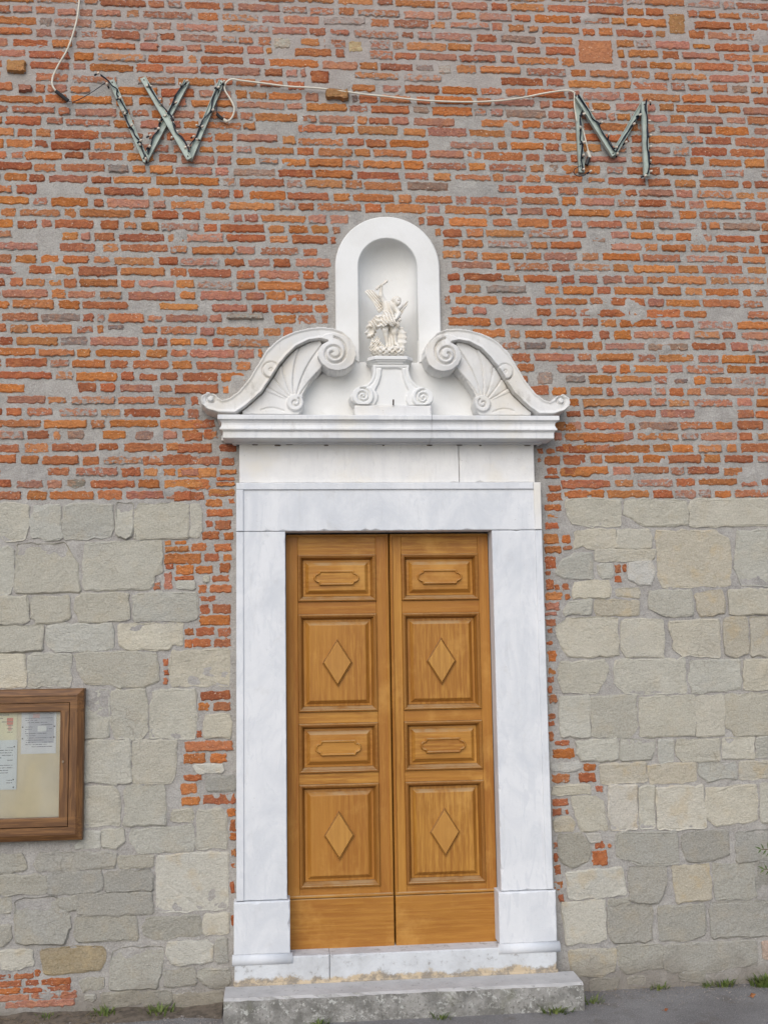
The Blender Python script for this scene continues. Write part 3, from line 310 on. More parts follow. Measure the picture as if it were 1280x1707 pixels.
def m_boardwood():
    k = N('brown_woodgrain'); v = k.vec((1, 1, .08)); v2 = k.vec((.08, 1, 1)); 
    x = k.sep(k.tc)[0]; z = k.sep(k.tc)[2]
    nv = k.noise(70, 4, .6, v, .6); nh = k.noise(70, 4, .6, v2, .6)
    side = k.ramp(k.math('MINIMUM', k.math('SUBTRACT', 1.685, z), k.math('SUBTRACT', z, .896)), .12, .125)
    f = k.n('ShaderNodeMix', data_type='FLOAT'); k.put(f.inputs[0], side); k.put(f.inputs[2], nh); k.put(f.inputs[3], nv)
    c = k.mix(k.ramp(f.outputs[0], .38, .66), (.115, .052, .020), (.225, .108, .038))
    return k.done(c, .45, None, .4)
def m_paper(name, base, ink, x0, x1, z0, z1, pitch, pic=None, tint2=None):
    k = N(name); s = k.sep(k.tc); x, z = s[0], s[2]
    row = k.math('FLOOR', k.math('DIVIDE', z, pitch)); fr = k.math('FRACT', k.math('DIVIDE', z, pitch))
    cv = k.n('ShaderNodeCombineXYZ'); k.put(cv.inputs[0], k.math('MULTIPLY', x, 9.)); k.put(cv.inputs[2], k.math('MULTIPLY', row, 7.31))
    wide = k.ramp(k.noise(1.2, 0, .5, cv.outputs[0]), .47, .49)
    cv2 = k.n('ShaderNodeCombineXYZ'); k.put(cv2.inputs[0], k.math('MULTIPLY', x, 300.)); k.put(cv2.inputs[2], k.math('MULTIPLY', row, 3.7))
    wrd = k.ramp(k.noise(1., 1, .5, cv2.outputs[0]), .40, .46)
    ln = k.math('MULTIPLY', k.math('MULTIPLY', k.math('LESS_THAN', fr, .3), wide), wrd)
    inx = k.math('MULTIPLY', k.math('GREATER_THAN', x, x0+.02), k.math('LESS_THAN', x, x1-.02))
    inz = k.math('MULTIPLY', k.math('GREATER_THAN', z, z0+.03), k.math('LESS_THAN', z, z1-.02))
    c = base
    if pic:
        for (a, b, e, g, pc) in pic:
            msk = k.math('MULTIPLY', k.math('MULTIPLY', k.math('GREATER_THAN', x, a), k.math('LESS_THAN', x, b)), k.math('MULTIPLY', k.math('GREATER_THAN', z, e), k.math('LESS_THAN', z, g)))
            c = k.mix(msk, c, pc)
    c = k.mix(k.math('MULTIPLY', k.math('MULTIPLY', ln, inx), inz), c, ink)
    return k.done(c, .6)
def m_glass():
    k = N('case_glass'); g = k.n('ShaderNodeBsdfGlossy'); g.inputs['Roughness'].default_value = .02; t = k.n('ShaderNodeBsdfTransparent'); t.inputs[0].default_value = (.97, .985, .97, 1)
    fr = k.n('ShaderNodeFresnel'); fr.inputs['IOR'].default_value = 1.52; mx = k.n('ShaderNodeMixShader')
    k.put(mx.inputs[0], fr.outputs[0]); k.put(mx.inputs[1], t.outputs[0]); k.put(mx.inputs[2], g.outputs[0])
    df = k.n('ShaderNodeBsdfDiffuse'); df.inputs[0].default_value = (.8, .8, .78, 1); m2 = k.n('ShaderNodeMixShader')      # pale haze painted on the pane for the bright surroundings it reflects
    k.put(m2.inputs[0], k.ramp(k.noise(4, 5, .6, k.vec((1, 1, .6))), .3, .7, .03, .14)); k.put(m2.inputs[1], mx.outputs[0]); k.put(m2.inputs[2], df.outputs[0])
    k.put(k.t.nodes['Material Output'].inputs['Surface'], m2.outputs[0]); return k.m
def m_asphalt():
    k = N('asphalt'); c = k.mix(k.ramp(k.noise(2.2, 6, .6), .35, .7), (.20, .19, .185), (.28, .27, .262))
    c = k.mix(k.ramp(k.noise(160, 3, .6), .55, .66), c, (.42, .40, .39)); c = k.mix(k.ramp(k.noise(230, 2), .30, .40, 1, 0), c, (.08, .078, .078))
    c = k.mix(k.ramp(k.noise(5, 6, .7), .54, .70, 0, .7), c, (.16, .13, .10))
    return k.done(c, .95, k.bump(k.math('ADD', k.noise(120, 4, .7), k.noise(14, 4)), .012, .9))
def m_step():
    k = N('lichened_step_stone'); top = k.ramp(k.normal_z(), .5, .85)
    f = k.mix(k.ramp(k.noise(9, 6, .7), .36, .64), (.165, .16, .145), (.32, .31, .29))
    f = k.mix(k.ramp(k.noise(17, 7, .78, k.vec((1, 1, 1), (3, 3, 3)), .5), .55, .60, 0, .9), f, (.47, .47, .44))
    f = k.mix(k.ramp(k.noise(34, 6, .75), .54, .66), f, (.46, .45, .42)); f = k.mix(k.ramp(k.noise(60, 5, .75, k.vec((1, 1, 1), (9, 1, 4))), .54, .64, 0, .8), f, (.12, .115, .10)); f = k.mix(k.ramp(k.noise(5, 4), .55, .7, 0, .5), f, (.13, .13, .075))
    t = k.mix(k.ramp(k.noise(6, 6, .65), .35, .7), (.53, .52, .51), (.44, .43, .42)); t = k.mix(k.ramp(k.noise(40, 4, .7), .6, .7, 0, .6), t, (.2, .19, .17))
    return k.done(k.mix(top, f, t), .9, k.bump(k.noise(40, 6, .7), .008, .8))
def m_thresh():
    k = N('threshold_marble'); z = k.sep(k.tc)[2]
    c = k.mix(k.ramp(k.noise(5, 6, .65), .35, .68), (.60, .62, .64), (.47, .48, .49)); c = k.mix(k.ramp(k.noise(20, 6, .75), .56, .68, 0, .7), c, (.25, .235, .22))
    lo = k.ramp(k.math('ADD', z, k.math('MULTIPLY', k.noise(6, 7, .75), .16)), .256, .236)
    c = k.mix(lo, c, k.mix(k.ramp(k.noise(11, 6, .75), .42, .56), (.52, .42, .29), (.27, .235, .19)))     # yellow render skimmed along the foot
    return k.done(c, .8, k.bump(k.noise(35, 6, .65), .006, .7))
def m_leaf(name, a, b):
    k = N(name); r = k.noise(30, 2); return k.done(k.mix(k.ramp(r, .3, .7), a, b), .6)
M = dict(mortar=m_mortar(), brick=m_brick(), stone=m_stone(),
    grey=m_marble('grey_veined_marble', (.705, .715, .73), (.585, .605, .635), None, .25, 1.3, (.45, .43, .40)), white=m_marble('white_marble', (.76, .75, .73), (.67, .665, .66), (.72, .69, .63), .3),
    cornice=m_marble('cornice_marble', (.74, .74, .735), (.60, .61, .625), (.69, .67, .62), .35), scroll=m_marble('carved_stone', (.72, .71, .69), (.64, .635, .62), (.66, .625, .56), .55),
    plaster=m_plaster(), statue=m_statue(), wv=m_wood('oak_upright_grain', 'z'), wh=m_wood('oak_level_grain', 'x'), wl=m_wood('pale_oak', 'z', 1.2), wdv=m_wood('shaded_varnished_oak_upright', 'z', .8), wdh=m_wood('shaded_varnished_oak_level', 'x', .8),  # the dark oak pair carries painted recess shade as well as varnish
    sage=m_flat('sage_painted_metal', (.42, .49, .44), .5, 0, .25), cord=m_flat('dark_cord', (.012, .017, .03), .5), bulb=m_flat('clear_bulb', (.70, .62, .52), .2), cable=m_flat('white_cable', (.66, .62, .52), .6, 0, .15),
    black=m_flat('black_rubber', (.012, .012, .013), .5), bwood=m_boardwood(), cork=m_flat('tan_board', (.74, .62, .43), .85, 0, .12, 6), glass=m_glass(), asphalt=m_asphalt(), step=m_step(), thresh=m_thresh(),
    iron=m_flat('rusty_iron', (.06, .035, .025), .8), brass=m_flat('dull_metal', (.25, .2, .15), .4, .7), soil=m_flat('dry_soil', (.16, .13, .10), .95, 0, .5, 30), gravel=m_flat('gravel_stone', (.30, .27, .25), .9, 0, .5, 60),
    grass=m_leaf('green_grass', (.075, .12, .025), (.17, .20, .06)), straw=m_leaf('dry_straw', (.30, .21, .10), (.42, .32, .17)), leaf=m_leaf('shrub_leaf', (.055, .10, .025), (.12, .16, .05)),
    stem=m_flat('stem', (.14, .10, .05), .8), dead=m_leaf('dead_leaf', (.22, .07, .03), (.30, .13, .05)))
# ---------------------------------------------------------------- ground
gv = MB(); gx = [-150, -8, -3, -2.2, -1.4, -.9, 0, .9, 1.4, 2.2, 3, 8, 150]; gy = [-150, -20, -6, -3, -1.2, -.6, -.25, .3, 30, 150]
gv.v = [(x, y, 0.0) for x in gx for y in gy]; n_ = len(gy)
gv.f = [(i*n_+j, (i+1)*n_+j, (i+1)*n_+j+1, i*n_+j+1) for i in range(len(gx)-1) for j in range(n_-1)]
tag(gv.build('pavement', M['asphalt']), kind='structure')
# ---------------------------------------------------------------- church wall
wall = thing('church_wall', (0, 0.2, 0), 'old church front of red brick above courses of grey sandstone blocks', 'wall')
b = MB(); b.box(-4.3, 4.3, .30, .75, -.3, 7.2); b.build('wall_core', M['mortar'], wall)
NCX, NZS, NRI, NRO = 0.0235, 4.042, .170, .300     # niche: centre, springing, inner and outer radius
def in_niche(X, Z, r): return np.where(Z > NZS, np.hypot(X-NCX, Z-NZS) < r, (np.abs(X-NCX) < r) & (Z > 3.45))
h = .0135
xs = np.arange(-4.1, 4.1, h); zs = np.arange(-.1, 7.0, h); X, Z = np.meshgrid(xs, zs, indexing='ij')
Hm = .0016*vnoise(X, Z, .03, 1)+.0020*vnoise(X, Z, .08, 2)+.0015*vnoise(X, Z, .3, 3) + .0010*vnoise(X, Z, .014, 4)
smear = sstep(.48, .80, .6*vnoise(X, Z, .22, 5)+.45*vnoise(X, Z, .07, 6)+.2*vnoise(X, Z, .03, 7))*(Z > 2.66)
Hm = Hm + .0080*smear + .002*(Z < 2.70)
cut = ((np.abs(X-.005) < .66) & (Z < 2.62)) | in_niche(X, Z, .22) | ((np.abs(X-NCX) < .20) & (Z > 3.40) & (Z < 3.6))
keep = ~(cut[:-1, :-1] & cut[1:, 1:] & cut[1:, :-1] & cut[:-1, 1:]); I, J = np.nonzero(keep); nz = len(zs)
mesh('mortar', np.stack([X.ravel(), -Hm.ravel(), Z.ravel()], 1), np.stack([I*nz+J, (I+1)*nz+J, (I+1)*nz+J+1, I*nz+J+1], 1), M['mortar'], wall, True)
def outline_rect(x0, x1, z0, z1, r, step=.016, jit=.0035):
    w, hh = x1-x0, z1-z0; c = min(.0045, w*.2, hh*.2); P = []
    nx = max(1, int(w/step)); nzz = max(1, int(hh/step))
    def edge(a, b_, n, nrm):
        for i in range(n):
            t = i/n; j = r.gauss(0, jit); P.append((a[0]+(b_[0]-a[0])*t+nrm[0]*j, a[1]+(b_[1]-a[1])*t+nrm[1]*j))
    def cj(): return c*r.uniform(.4, 1.6)
    edge((x0+cj(), z0), (x1-cj(), z0), nx+1, (0, 1)); edge((x1, z0+cj()), (x1, z1-cj()), nzz+1, (1, 0))
    edge((x1-cj(), z1), (x0+cj(), z1), nx+1, (0, 1)); edge((x0, z1-cj()), (x0, z0+cj()), nzz+1, (1, 0))
    tilt = r.gauss(0, .008); cx, cz = (x0+x1)/2, (z0+z1)/2
    return [(x, z+(x-cx)*tilt) for x, z in P]
def inset(P, d):
    n = len(P); out = []
    for i in range(n):
        (ax, az), (bx, bz), (cx, cz) = P[i-1], P[i], P[(i+1) % n]
        tx, tz = cx-ax, cz-az; L = math.hypot(tx, tz)+1e-9; out.append((bx-tz/L*d, bz+tx/L*d))
    return out
def piece(P, proud, r, ins=(.005, .010), lift=(.35, 1.), rough=.0018, back=.012):
    """rounded block front from an outline (counter-clockwise seen from the street)"""
    n = len(P); R1 = inset(P, ins[0]); R2 = inset(P, ins[1])
    sx, sz = r.gauss(0, .02), r.gauss(0, .04); cx = sum(p[0] for p in P)/n; cz = sum(p[1] for p in P)/n
    v = [(x, back, z) for x, z in P]
    v += [(x, -(proud*lift[0]) + r.uniform(-rough, rough), z) for x, z in R1]
    v += [(x, -(proud*lift[1]) + r.uniform(-rough, rough) + (x-cx)*sx*.3+(z-cz)*sz, z) for x, z in R2]
    f = []
    for k in range(2):
        for i in range(n): j = (i+1) % n; f.append((k*n+i, k*n+j, (k+1)*n+j, (k+1)*n+i))
    f.append(tuple(range(2*n, 3*n)))
    return v, f, [0]*n + [.5]*n + [1]*n
PAL = {'o': [(.54, .190, .048), (.50, .168, .044), (.56, .220, .068)], 'r': [(.45, .138, .054), (.40, .120, .052), (.48, .158, .060)], 'k': [(.49, .22, .15), (.46, .195, .135)],
       'q': [(.26, .235, .21), (.32, .235, .18)], 'y': [(.50, .26, .11)], 'y2': [(.52, .40, .24)], 'p': [(.46, .41, .36)], 't2': [(.47, .20, .10)], 'gs': [(.33, .32, .27)]}
def tint_of(cls): 
    c = rng.choice(PAL[cls]); g = rng.uniform(.76, 1.14); return tuple(min(1, x*g*rng.uniform(.95, 1.05)) for x in c)
bricks = []     # (area, verts, faces, edge, tint, film, seen)
def add_brick(x0, x1, z0, z1, cls, proud=None, film=None):
    if proud is None: proud = max(.0035, rng.gauss(.0066, .0017))
    P = outline_rect(x0, x1, z0, z1, rng, jit=.0025 if (z1-z0) > .03 else .0016)
    v, f, e = piece(P, proud, rng, ins=(.003, .0085) if (z1-z0) > .03 else (.0015, .004))
    if film is None: film = max(0., rng.gauss(.17, .20)) + (.40 if rng.random() < .09 else 0)
    seen = x1 > -2.17 and x0 < 2.40 and z0 < 5.80
    bricks.append(((x1-x0)*(z1-z0), v, f, e, tint_of(cls), min(1.2, film), seen))
for c, x0, x1, z0, z1 in BRK: add_brick(x0-.005, x1+.005, min(z0, z1)-.004, max(z0, z1)+.004, c, None, max(0, rng.gauss(.1, .12)))
for c, x0, x1, z0, z1, p in SPC: add_brick(x0, x1, min(z0, z1), max(z0, z1), c, p, .0)
SCR = [p for p in BAND]; MIRX = lambda x: .205 + (-.167-np.asarray(x))*(.83/.867)
POLYS = [SCR, [(float(MIRX(x)), z) for x, z in SCR]]
gx_, gz_ = np.meshgrid(np.arange(-3.2, 3.2, .006), np.arange(2.6, 5.0, .006), indexing='ij')
BL = ((gz_ < 3.02) & (gx_ > -1.02) & (gx_ < 1.0)) | ((gz_ > 3.0) & (gz_ < 3.17) & (gx_ > -.92) & (gx_ < .94)) | ((gz_ < 3.62) & (gx_ > -.5) & (gx_ < .53))
BL |= ((np.abs(gx_-NCX) < NRO+.02) & (gz_ < NZS)) | (np.hypot(gx_-NCX, gz_-NZS) < NRO+.02)
for P_ in POLYS:
    sub = (gz_ > 3.1) & (gz_ < 3.7) & (np.abs(gx_) < 1.1); BL[sub] |= psdf(gx_[sub], gz_[sub], P_) > -.012
def blocked(x, z):
    i, j = int((x+3.2)/.006), int((z-2.6)/.006)
    if 0 <= j < BL.shape[1] and 0 <= i < BL.shape[0] and BL[i, j]: return True
    for c, x0, x1, z0, z1, p in SPC:
        if x0-.012 < x < x1+.012 and z0-.008 < z < z1+.008: return True
    return False
for k in range(0, 64):
    zc = 2.726 + .067*k; x = -4.05 + rng.uniform(0, .25); nxt = rng.random() < .5
    while x < 3.95:
        L = (rng.gauss(.228, .022) if nxt else max(.045, rng.gauss(.098, .022)))
        if nxt and rng.random() < .10: L *= rng.uniform(.5, .8)
        gap = max(.007, rng.gauss(.0165, .007)); x0, x1 = x, x+L; x = x1+gap
        nxt = (not nxt) if rng.random() < .80 else nxt
        if rng.random() < .022: continue                      # lost brick, mortared over
        zz = zc + .006*float(vnoise(x0, zc, .7, 11+k % 5)) + rng.gauss(0, .0018); hh = max(.030, rng.gauss(.0518, .0036))/2
        # trim the brick back from whatever stands in front of it
        smp = [x0+(x1-x0)*t/6 for t in range(7)]; ok = [not (blocked(s, zz-hh*.8) or blocked(s, zz+hh*.8)) for s in smp]
        if not any(ok): continue
        runs = []; st_ = None
        for i, o in enumerate(ok+[False]):
            if o and st_ is None: st_ = i
            if not o and st_ is not None: runs.append((st_, i-1)); st_ = None
        a, b_ = max(runs, key=lambda q: q[1]-q[0]); X0, X1 = smp[a], smp[b_]
        if X1-X0 < .022: continue
        u = rng.random(); hi = sstep(5.2, 5.7, zz)*(1 if x0 < .6 else .3)
        wo, wr, wk = .42-.15*hi, .38-.08*hi, .168+.2*hi
        cls = 'o' if u < wo else 'r' if u < wo+wr else 'k' if u < wo+wr+wk else 'q'
        fm = None if hi < .3 else max(0, rng.gauss(.5, .25))
        if rng.random() < .05 and X1-X0 > .12:                # broken into two
            mcut = rng.uniform(.35, .65); xm = X0+(X1-X0)*mcut; add_brick(X0, xm-.006, zz-hh, zz+hh*rng.uniform(.6, 1), cls); add_brick(xm+.006, X1, zz-hh*rng.uniform(.6, 1), zz+hh, cls)
        else: add_brick(X0, X1, zz-hh, zz+hh, cls, None, fm)
def attrs(n, e, t, fm): return {'edge': ('FLOAT', e), 'tint': ('FLOAT_COLOR', [(*t, 1)]*n), 'film': ('FLOAT', [fm]*n)}
bricks.sort(key=lambda q: (-q[6], -q[0]))
for a, v, f, e, t, fm, s in bricks[:300]: mesh('brick', v, f, M['brick'], wall, False, attrs(len(v), e, t, fm))
V, Fc, E_, T_, FM = [], [], [], [], []
for a, v, f, e, t, fm, s in bricks[300:]:
    n = len(V); V += v; Fc += [tuple(i+n for i in q) for q in f]; E_ += e; T_ += [(*t, 1)]*len(v); FM += [fm]*len(v)
tag(mesh('brickwork', V, Fc, M['brick'], wall, False, {'edge': ('FLOAT', E_), 'tint': ('FLOAT_COLOR', T_), 'film': ('FLOAT', FM)}), kind='stuff')
# stone blocks
SPAL = {'g': [(.45, .425, .355), (.42, .405, .345), (.46, .435, .36), (.41, .40, .35)], 'd': [(.305, .296, .258), (.33, .318, .276), (.285, .277, .248)], 't': [(.44, .40, .32), (.42, .385, .31)],
        'w': [(.54, .52, .455), (.57, .545, .49)], 'p': [(.44, .43, .40)], 'o': [(.29, .225, .125)], 'k': [(.40, .28, .22)]}
def round_poly(P, r):
    P = [(x, z) for x, z in P]
    A = sum(P[i][0]*P[(i+1) % len(P)][1]-P[(i+1) % len(P)][0]*P[i][1] for i in range(len(P)))
    if A < 0: P = P[::-1]
    Q = []
    for i in range(len(P)):
        a, b_ = P[i], P[(i+1) % len(P)]; L = math.hypot(b_[0]-a[0], b_[1]-a[1]); t = min(.3, .006/max(L, .02))
        Q += [(a[0]+(b_[0]-a[0])*t, a[1]+(b_[1]-a[1])*t), (b_[0]+(a[0]-b_[0])*t, b_[1]+(a[1]-b_[1])*t)]
    O = []
    for i in range(len(Q)):
        a, b_ = Q[i], Q[(i+1) % len(Q)]; L = math.hypot(b_[0]-a[0], b_[1]-a[1]); n = max(1, int(round(L/.036)))
        nx_, nz_ = (b_[1]-a[1])/(L+1e-9), -(b_[0]-a[0])/(L+1e-9)
        for k in range(n): j = r.gauss(0, .0036); O.append((a[0]+(b_[0]-a[0])*k/n+nx_*j, a[1]+(b_[1]-a[1])*k/n+nz_*j))
    return O
def stone_mesh(cls, P):
    O = inset(round_poly(P, rng), -.010 if cls == 'd' else -.0085); t = rng.choice(SPAL[cls]); g = rng.uniform(1.0, 1.24) if cls != 'w' else rng.uniform(1., 1.12); wm = rng.uniform(-.015, .03); t = (t[0]*g*(1+wm), t[1]*g, t[2]*g*(1-1.6*wm))
    pr = max(.005, rng.gauss(.0085, .002)); v, f, e = piece(O, pr, rng, ins=(.003, .011), lift=(.75, 1), rough=.0022)
    return v, f, attrs(len(v), e, t, .45 if cls in ('t', 'o') else (.35 if cls == 'w' else .12))
for cls, P in STON:
    v, f, at_ = stone_mesh(cls, P); mesh('stone_block', v, f, M['stone'], wall, False, at_)
V, Fc, E_, T_, FM = [], [], [], [], []
for sx0, sx1 in ((-4.05, -2.17), (2.30, 4.05)):
    z = .03
    while z < 2.6:
        hh = rng.uniform(.16, .30); hh = min(hh, 2.68-z); x = sx0
        while x < sx1-.1:
            w = min(rng.uniform(.2, .45), sx1-x)
            v, f, at_ = stone_mesh('g' if z > .8 else 'd', [(x, z), (x+w-.02, z), (x+w-.02, z+hh-.02), (x, z+hh-.02)]); n = len(V)
            V += v; Fc += [tuple(i+n for i in q) for q in f]; E_ += list(at_['edge'][1]); T_ += at_['tint'][1]; FM += at_['film'][1]; x += w
        z += hh
tag(mesh('stonework', V, Fc, M['stone'], wall, False, {'edge': ('FLOAT', E_), 'tint': ('FLOAT_COLOR', T_), 'film': ('FLOAT', FM)}), kind='stuff')
# ---------------------------------------------------------------- portal
portal = thing('stone_portal', (0, -.05, .13), 'white marble doorway surround with broken scroll pediment and moulded cornice', 'portal')
def slab(name, x0, x1, y0, y1, z0, z1, m, parent, b_=.004, chip=False):
    q = MB()
    if not chip: q.box(x0, x1, y0, y1, z0, z1, b_); return q.build(name, m, parent)
    r = random.Random(int((x0+z0)*9173)); P = []     # worn arrises: uneven chamfer with a few chips
    def edge(a, c):
        n = max(2, int(math.hypot(c[0]-a[0], c[1]-a[1])/.028)); P.extend([(a[0]+(c[0]-a[0])*i/n, a[1]+(c[1]-a[1])*i/n) for i in range(n)])
    edge((x0, z0), (x1, z0)); edge((x1, z0), (x1, z1)); edge((x1, z1), (x0, z1)); edge((x0, z1), (x0, z0))
    cs = [(b_*r.uniform(.6, 1.5)+(r.uniform(.004, .011) if r.random() < .07 else 0)) for _ in P]
    def push(i, t):
        (x, z), c = P[i], cs[i]*t; return (min(max(x, x0+c), x1-c), min(max(z, z0+c), z1-c))
    n = range(len(P))
    q.loft([[(P[i][0], y1, P[i][1]) for i in n], [(P[i][0], y0+cs[i], P[i][1]) for i in n], [(push(i, .45)[0], y0+cs[i]*.4, push(i, .45)[1]) for i in n], [(push(i, 1)[0], y0, push(i, 1)[1]) for i in n]], cap0=True)
    return q.build(name, m, parent)
jl = slab('jamb', -.837, -.570, -.080, .10, .560, 2.514, M['grey'], portal, chip=True)
jr = slab('jamb', .578, .862, -.080, .10, .560, 2.514, M['grey'], portal, chip=True)
slab('fillet', -.8365, -.797, -.089, -.079, .562, 2.512, M['grey'], jl, .003)
slab('fillet', .822, .8615, -.089, -.079, .562, 2.512, M['grey'], jr, .003)
li = slab('lintel', -.837, .862, -.080, .10, 2.5165, 2.784, M['grey'], portal, chip=True)
slab('fillet', -.8365, .8205, -.090, -.079, 2.746, 2.7835, M['grey'], li, .003)
slab('fillet', -.8365, -.797, -.0895, -.079, 2.5175, 2.7455, M['grey'], li, .003)
slab('fillet', .822, .8615, -.091, -.079, 2.5175, 2.7835, M['white'], li, .003)
for x0, x1 in ((-.850, -.556), (.558, .872)):
    pl = slab('plinth', x0, x1, -.097, .10, .290, .557, M['grey'], portal, .005, chip=True)
    q = MB(); q.tube([(x0-.008, -.088, .263), (x1+.012, -.088, .263)], .029, 14, 1); q.build('roll_moulding', M['grey'], pl, True)
slab('frieze', -.821, .4055, -.052, .05, 2.788, 3.035, M['white'], portal, chip=True)
slab('frieze', .4085, .838, -.053, .05, 2.788, 3.035, M['white'], portal, chip=True)
def cornice(x0, x1, endl, endr):
    # profile: (projection, z) from the top down; ends return to the wall
    prof = [(.0, 3.142), (.200, 3.142), (.203, 3.138), (.203, 3.118), (.197, 3.114), (.190, 3.110), (.183, 3.100), (.182, 3.090), (.186, 3.078), (.192, 3.070), (.192, 3.062), (.180, 3.060), (.180, 3.055), (.176, 3.053), (.176, 3.020), (.172, 3.017), (.075, 3.016), (.068, 3.006), (.05, 3.003)]
    q = MB(); rings = []
    for p, z in prof:
        xl = x0 - (p-.176 if endl else 0); xr = x1 + (p-.176 if endr else 0)
        if p < .1 and z < 3.03: xl, xr = (-.862+(.075-p) if endl else x0), (.885-(.075-p) if endr else x1)
        r = [(xl, .02, z)] if endl else []
        n = 10
        r += [(xl+(xr-xl)*i/n, -p, z) for i in range(n+1)]
        if endr: r += [(xr, .02, z)]
        rings.append(r)
    q.loft(rings, False, False, closed=False)
    return q.build('cornice', M['cornice'], portal)
cornice(-.905, .2355, True, False); cornice(.2375, .925, False, True)
q = MB(); q.box(-.92, .94, -.03, .02, 3.03, 3.139, .002); q.build('cornice_bed', M['cornice'], portal)
for i, x in enumerate((-.735, -.61, -.545, -.34, -.02, .24, .41, .53, .80)):  # dark lumps added in place of chipped holes under the cornice
    rr = random.Random(i); q = MB(); q.ball((x, -.054, 3.000+rr.uniform(-.002, .003)), .0075, 7, 5, (rr.uniform(.6, 3.0), .4, rr.uniform(.3, .8))); q.build('chip_dab', M['soil'], portal)
# plaster field under the niche
def tymp(X, Z):
    d = psdf(X, Z, [(-.56, 3.12), (-.5, 3.3), (-.33, 3.45), (-.275, 3.62), (.322, 3.62), (.38, 3.45), (.53, 3.3), (.60, 3.12)])
    s = .024*sstep(0, .006, d) + .0015*vnoise(X, Z, .05, 3)*(d > .008)
    return np.where((np.abs(X-NCX) < NRI-.004) & (Z > 3.482), 0, s)
hfield('tympanum', -.58, .62, 3.11, 3.63, .006, tymp, M['plaster'], portal)
slab('threshold', -.846, -.3505, -.104, .12, .115, .2755, M['thresh'], portal, .006, chip=True); slab('threshold', -.3485, .864, -.105, .12, .115, .2745, M['thresh'], portal, .006, chip=True)
slab('threshold_foot', -.852, .870, -.112, .12, -.02, .150, M['thresh'], portal, .01)
# carved scrolls
(VC, CC, TC, KC, _) = SPC_C; u_ = 1/4/300.
qs = np.array([0, 20, 34, 47, 48, 55, 67, 78, 112, 122, 150, 185])*u_*1.0      # groove radius every quarter turn
def spiral_groove(X, Z, c, scale=1., flip=1, start=math.pi/2, rad=qs, imax=8):
    """distance to a volute groove: radii at successive quarter turns (top, left, bottom, right ...)"""
    r = np.hypot(X-c[0], Z-c[1]); th = np.arctan2(Z-c[1], flip*(X-c[0])); ph = ((th-start) % (2*math.pi))/(math.pi/2)
    d = np.full(X.shape, 9.)
    for t in range(4):
        i = ph+4*t; rr = np.interp(i, np.arange(len(rad)), rad*scale); d = np.where(i <= imax, np.minimum(d, np.abs(r-rr)), d)
    return d, r
def f_band(X, Z):
    wob = .0035*vnoise(X, Z, .03, 21)*sstep(-.55, -.75, X) + .006*sstep(-.62, -.70, X)*(vnoise(X, Z, .02, 22) > .25)*sstep(3.3, 3.24, Z*0+3.2)
    d = psdf(X, Z, BAND)+np.where(Z > 3.22+.9*(X+.95), wob, 0); d = d+.0012*vnoise(X, Z, .025, 23)
    H = .168*sstep(0, .005, d)
    H = H-.007*sstep(.010, .022, d)*(np.hypot(X-VC[0], Z-VC[1]) > .115)
    g, r = spiral_groove(X, Z, VC); H = H-.020*np.exp(-(g/.0055)**2)*(d > .004) + np.where(r < .12, .016*sstep(.11, .02, r), 0)*(d > .004)
    k1 = np.hypot(X-KC[0], Z-KC[1]); H = H + .012*sstep(.046, .040, k1)*(d > .004) - .012*np.exp(-((k1-.046)/.004)**2)*(d > .004)-.008*np.exp(-((k1-.008)/.004)**2)
    t1 = np.hypot(X-TC[0], Z-TC[1]); H = H + .014*sstep(.018, .012, t1)*(d > -.002)-.014*np.exp(-((t1-.022)/.005)**2)*(d > .004)*(Z > TC[1]-.02)
    return np.where(d > 0, np.maximum(H, .002), 0)
def f_shell(X, Z):
    d = psdf(X, Z, SHELL)+.001*vnoise(X, Z, .02, 24); H = .122*sstep(0, .005, d)
    dx, dz = X-CC[0], Z-CC[1]; r = np.hypot(dx, dz); th = np.arctan2(dz, dx)
    ph = (th-1.02)/(1.62/5)+.55*(r-.12)/.2*np.sin(th); fq = ph % 1; gd = np.minimum(fq, 1-fq)*(1.62/5)*r
    H = H + (d > .004)*(r > .052)*(th > .95)*(th < 2.75)*(.007*(1-fq) - .008*np.exp(-(gd/.004)**2))
    g, rr = spiral_groove(X, Z, CC, flip=1, start=-.5, rad=np.array([0, .009, .014, .018, .022, .03, .04]), imax=5)
    H = H + (d > .004)*(.020*sstep(.050, .042, r) - .014*np.exp(-(g/.004)**2)*(r < .045))
    wv = np.abs(Z-(3.185+.012*np.sin((X+.7)*28))); H = H - .008*np.exp(-(wv/.004)**2)*(d > .004)*(X < -.57)*(X > -.70)
    return np.where(d > 0, np.maximum(H, .002), 0)
bx = [min(p[0] for p in BAND)-.01, max(p[0] for p in BAND)+.01]
s1 = hfield('scroll', bx[0], bx[1], 3.135, 3.665, .0036, f_band, M['scroll'], portal)
hfield('shell', -.80, -.34, 3.14, 3.60, .0036, f_shell, M['scroll'], s1)
s2 = hfield('scroll', bx[0], bx[1], 3.135, 3.665, .0036, f_band, M['scroll'], portal, 0, MIRX)
hfield('shell', -.80, -.34, 3.14, 3.60, .0036, f_shell, M['scroll'], s2, 0, MIRX)
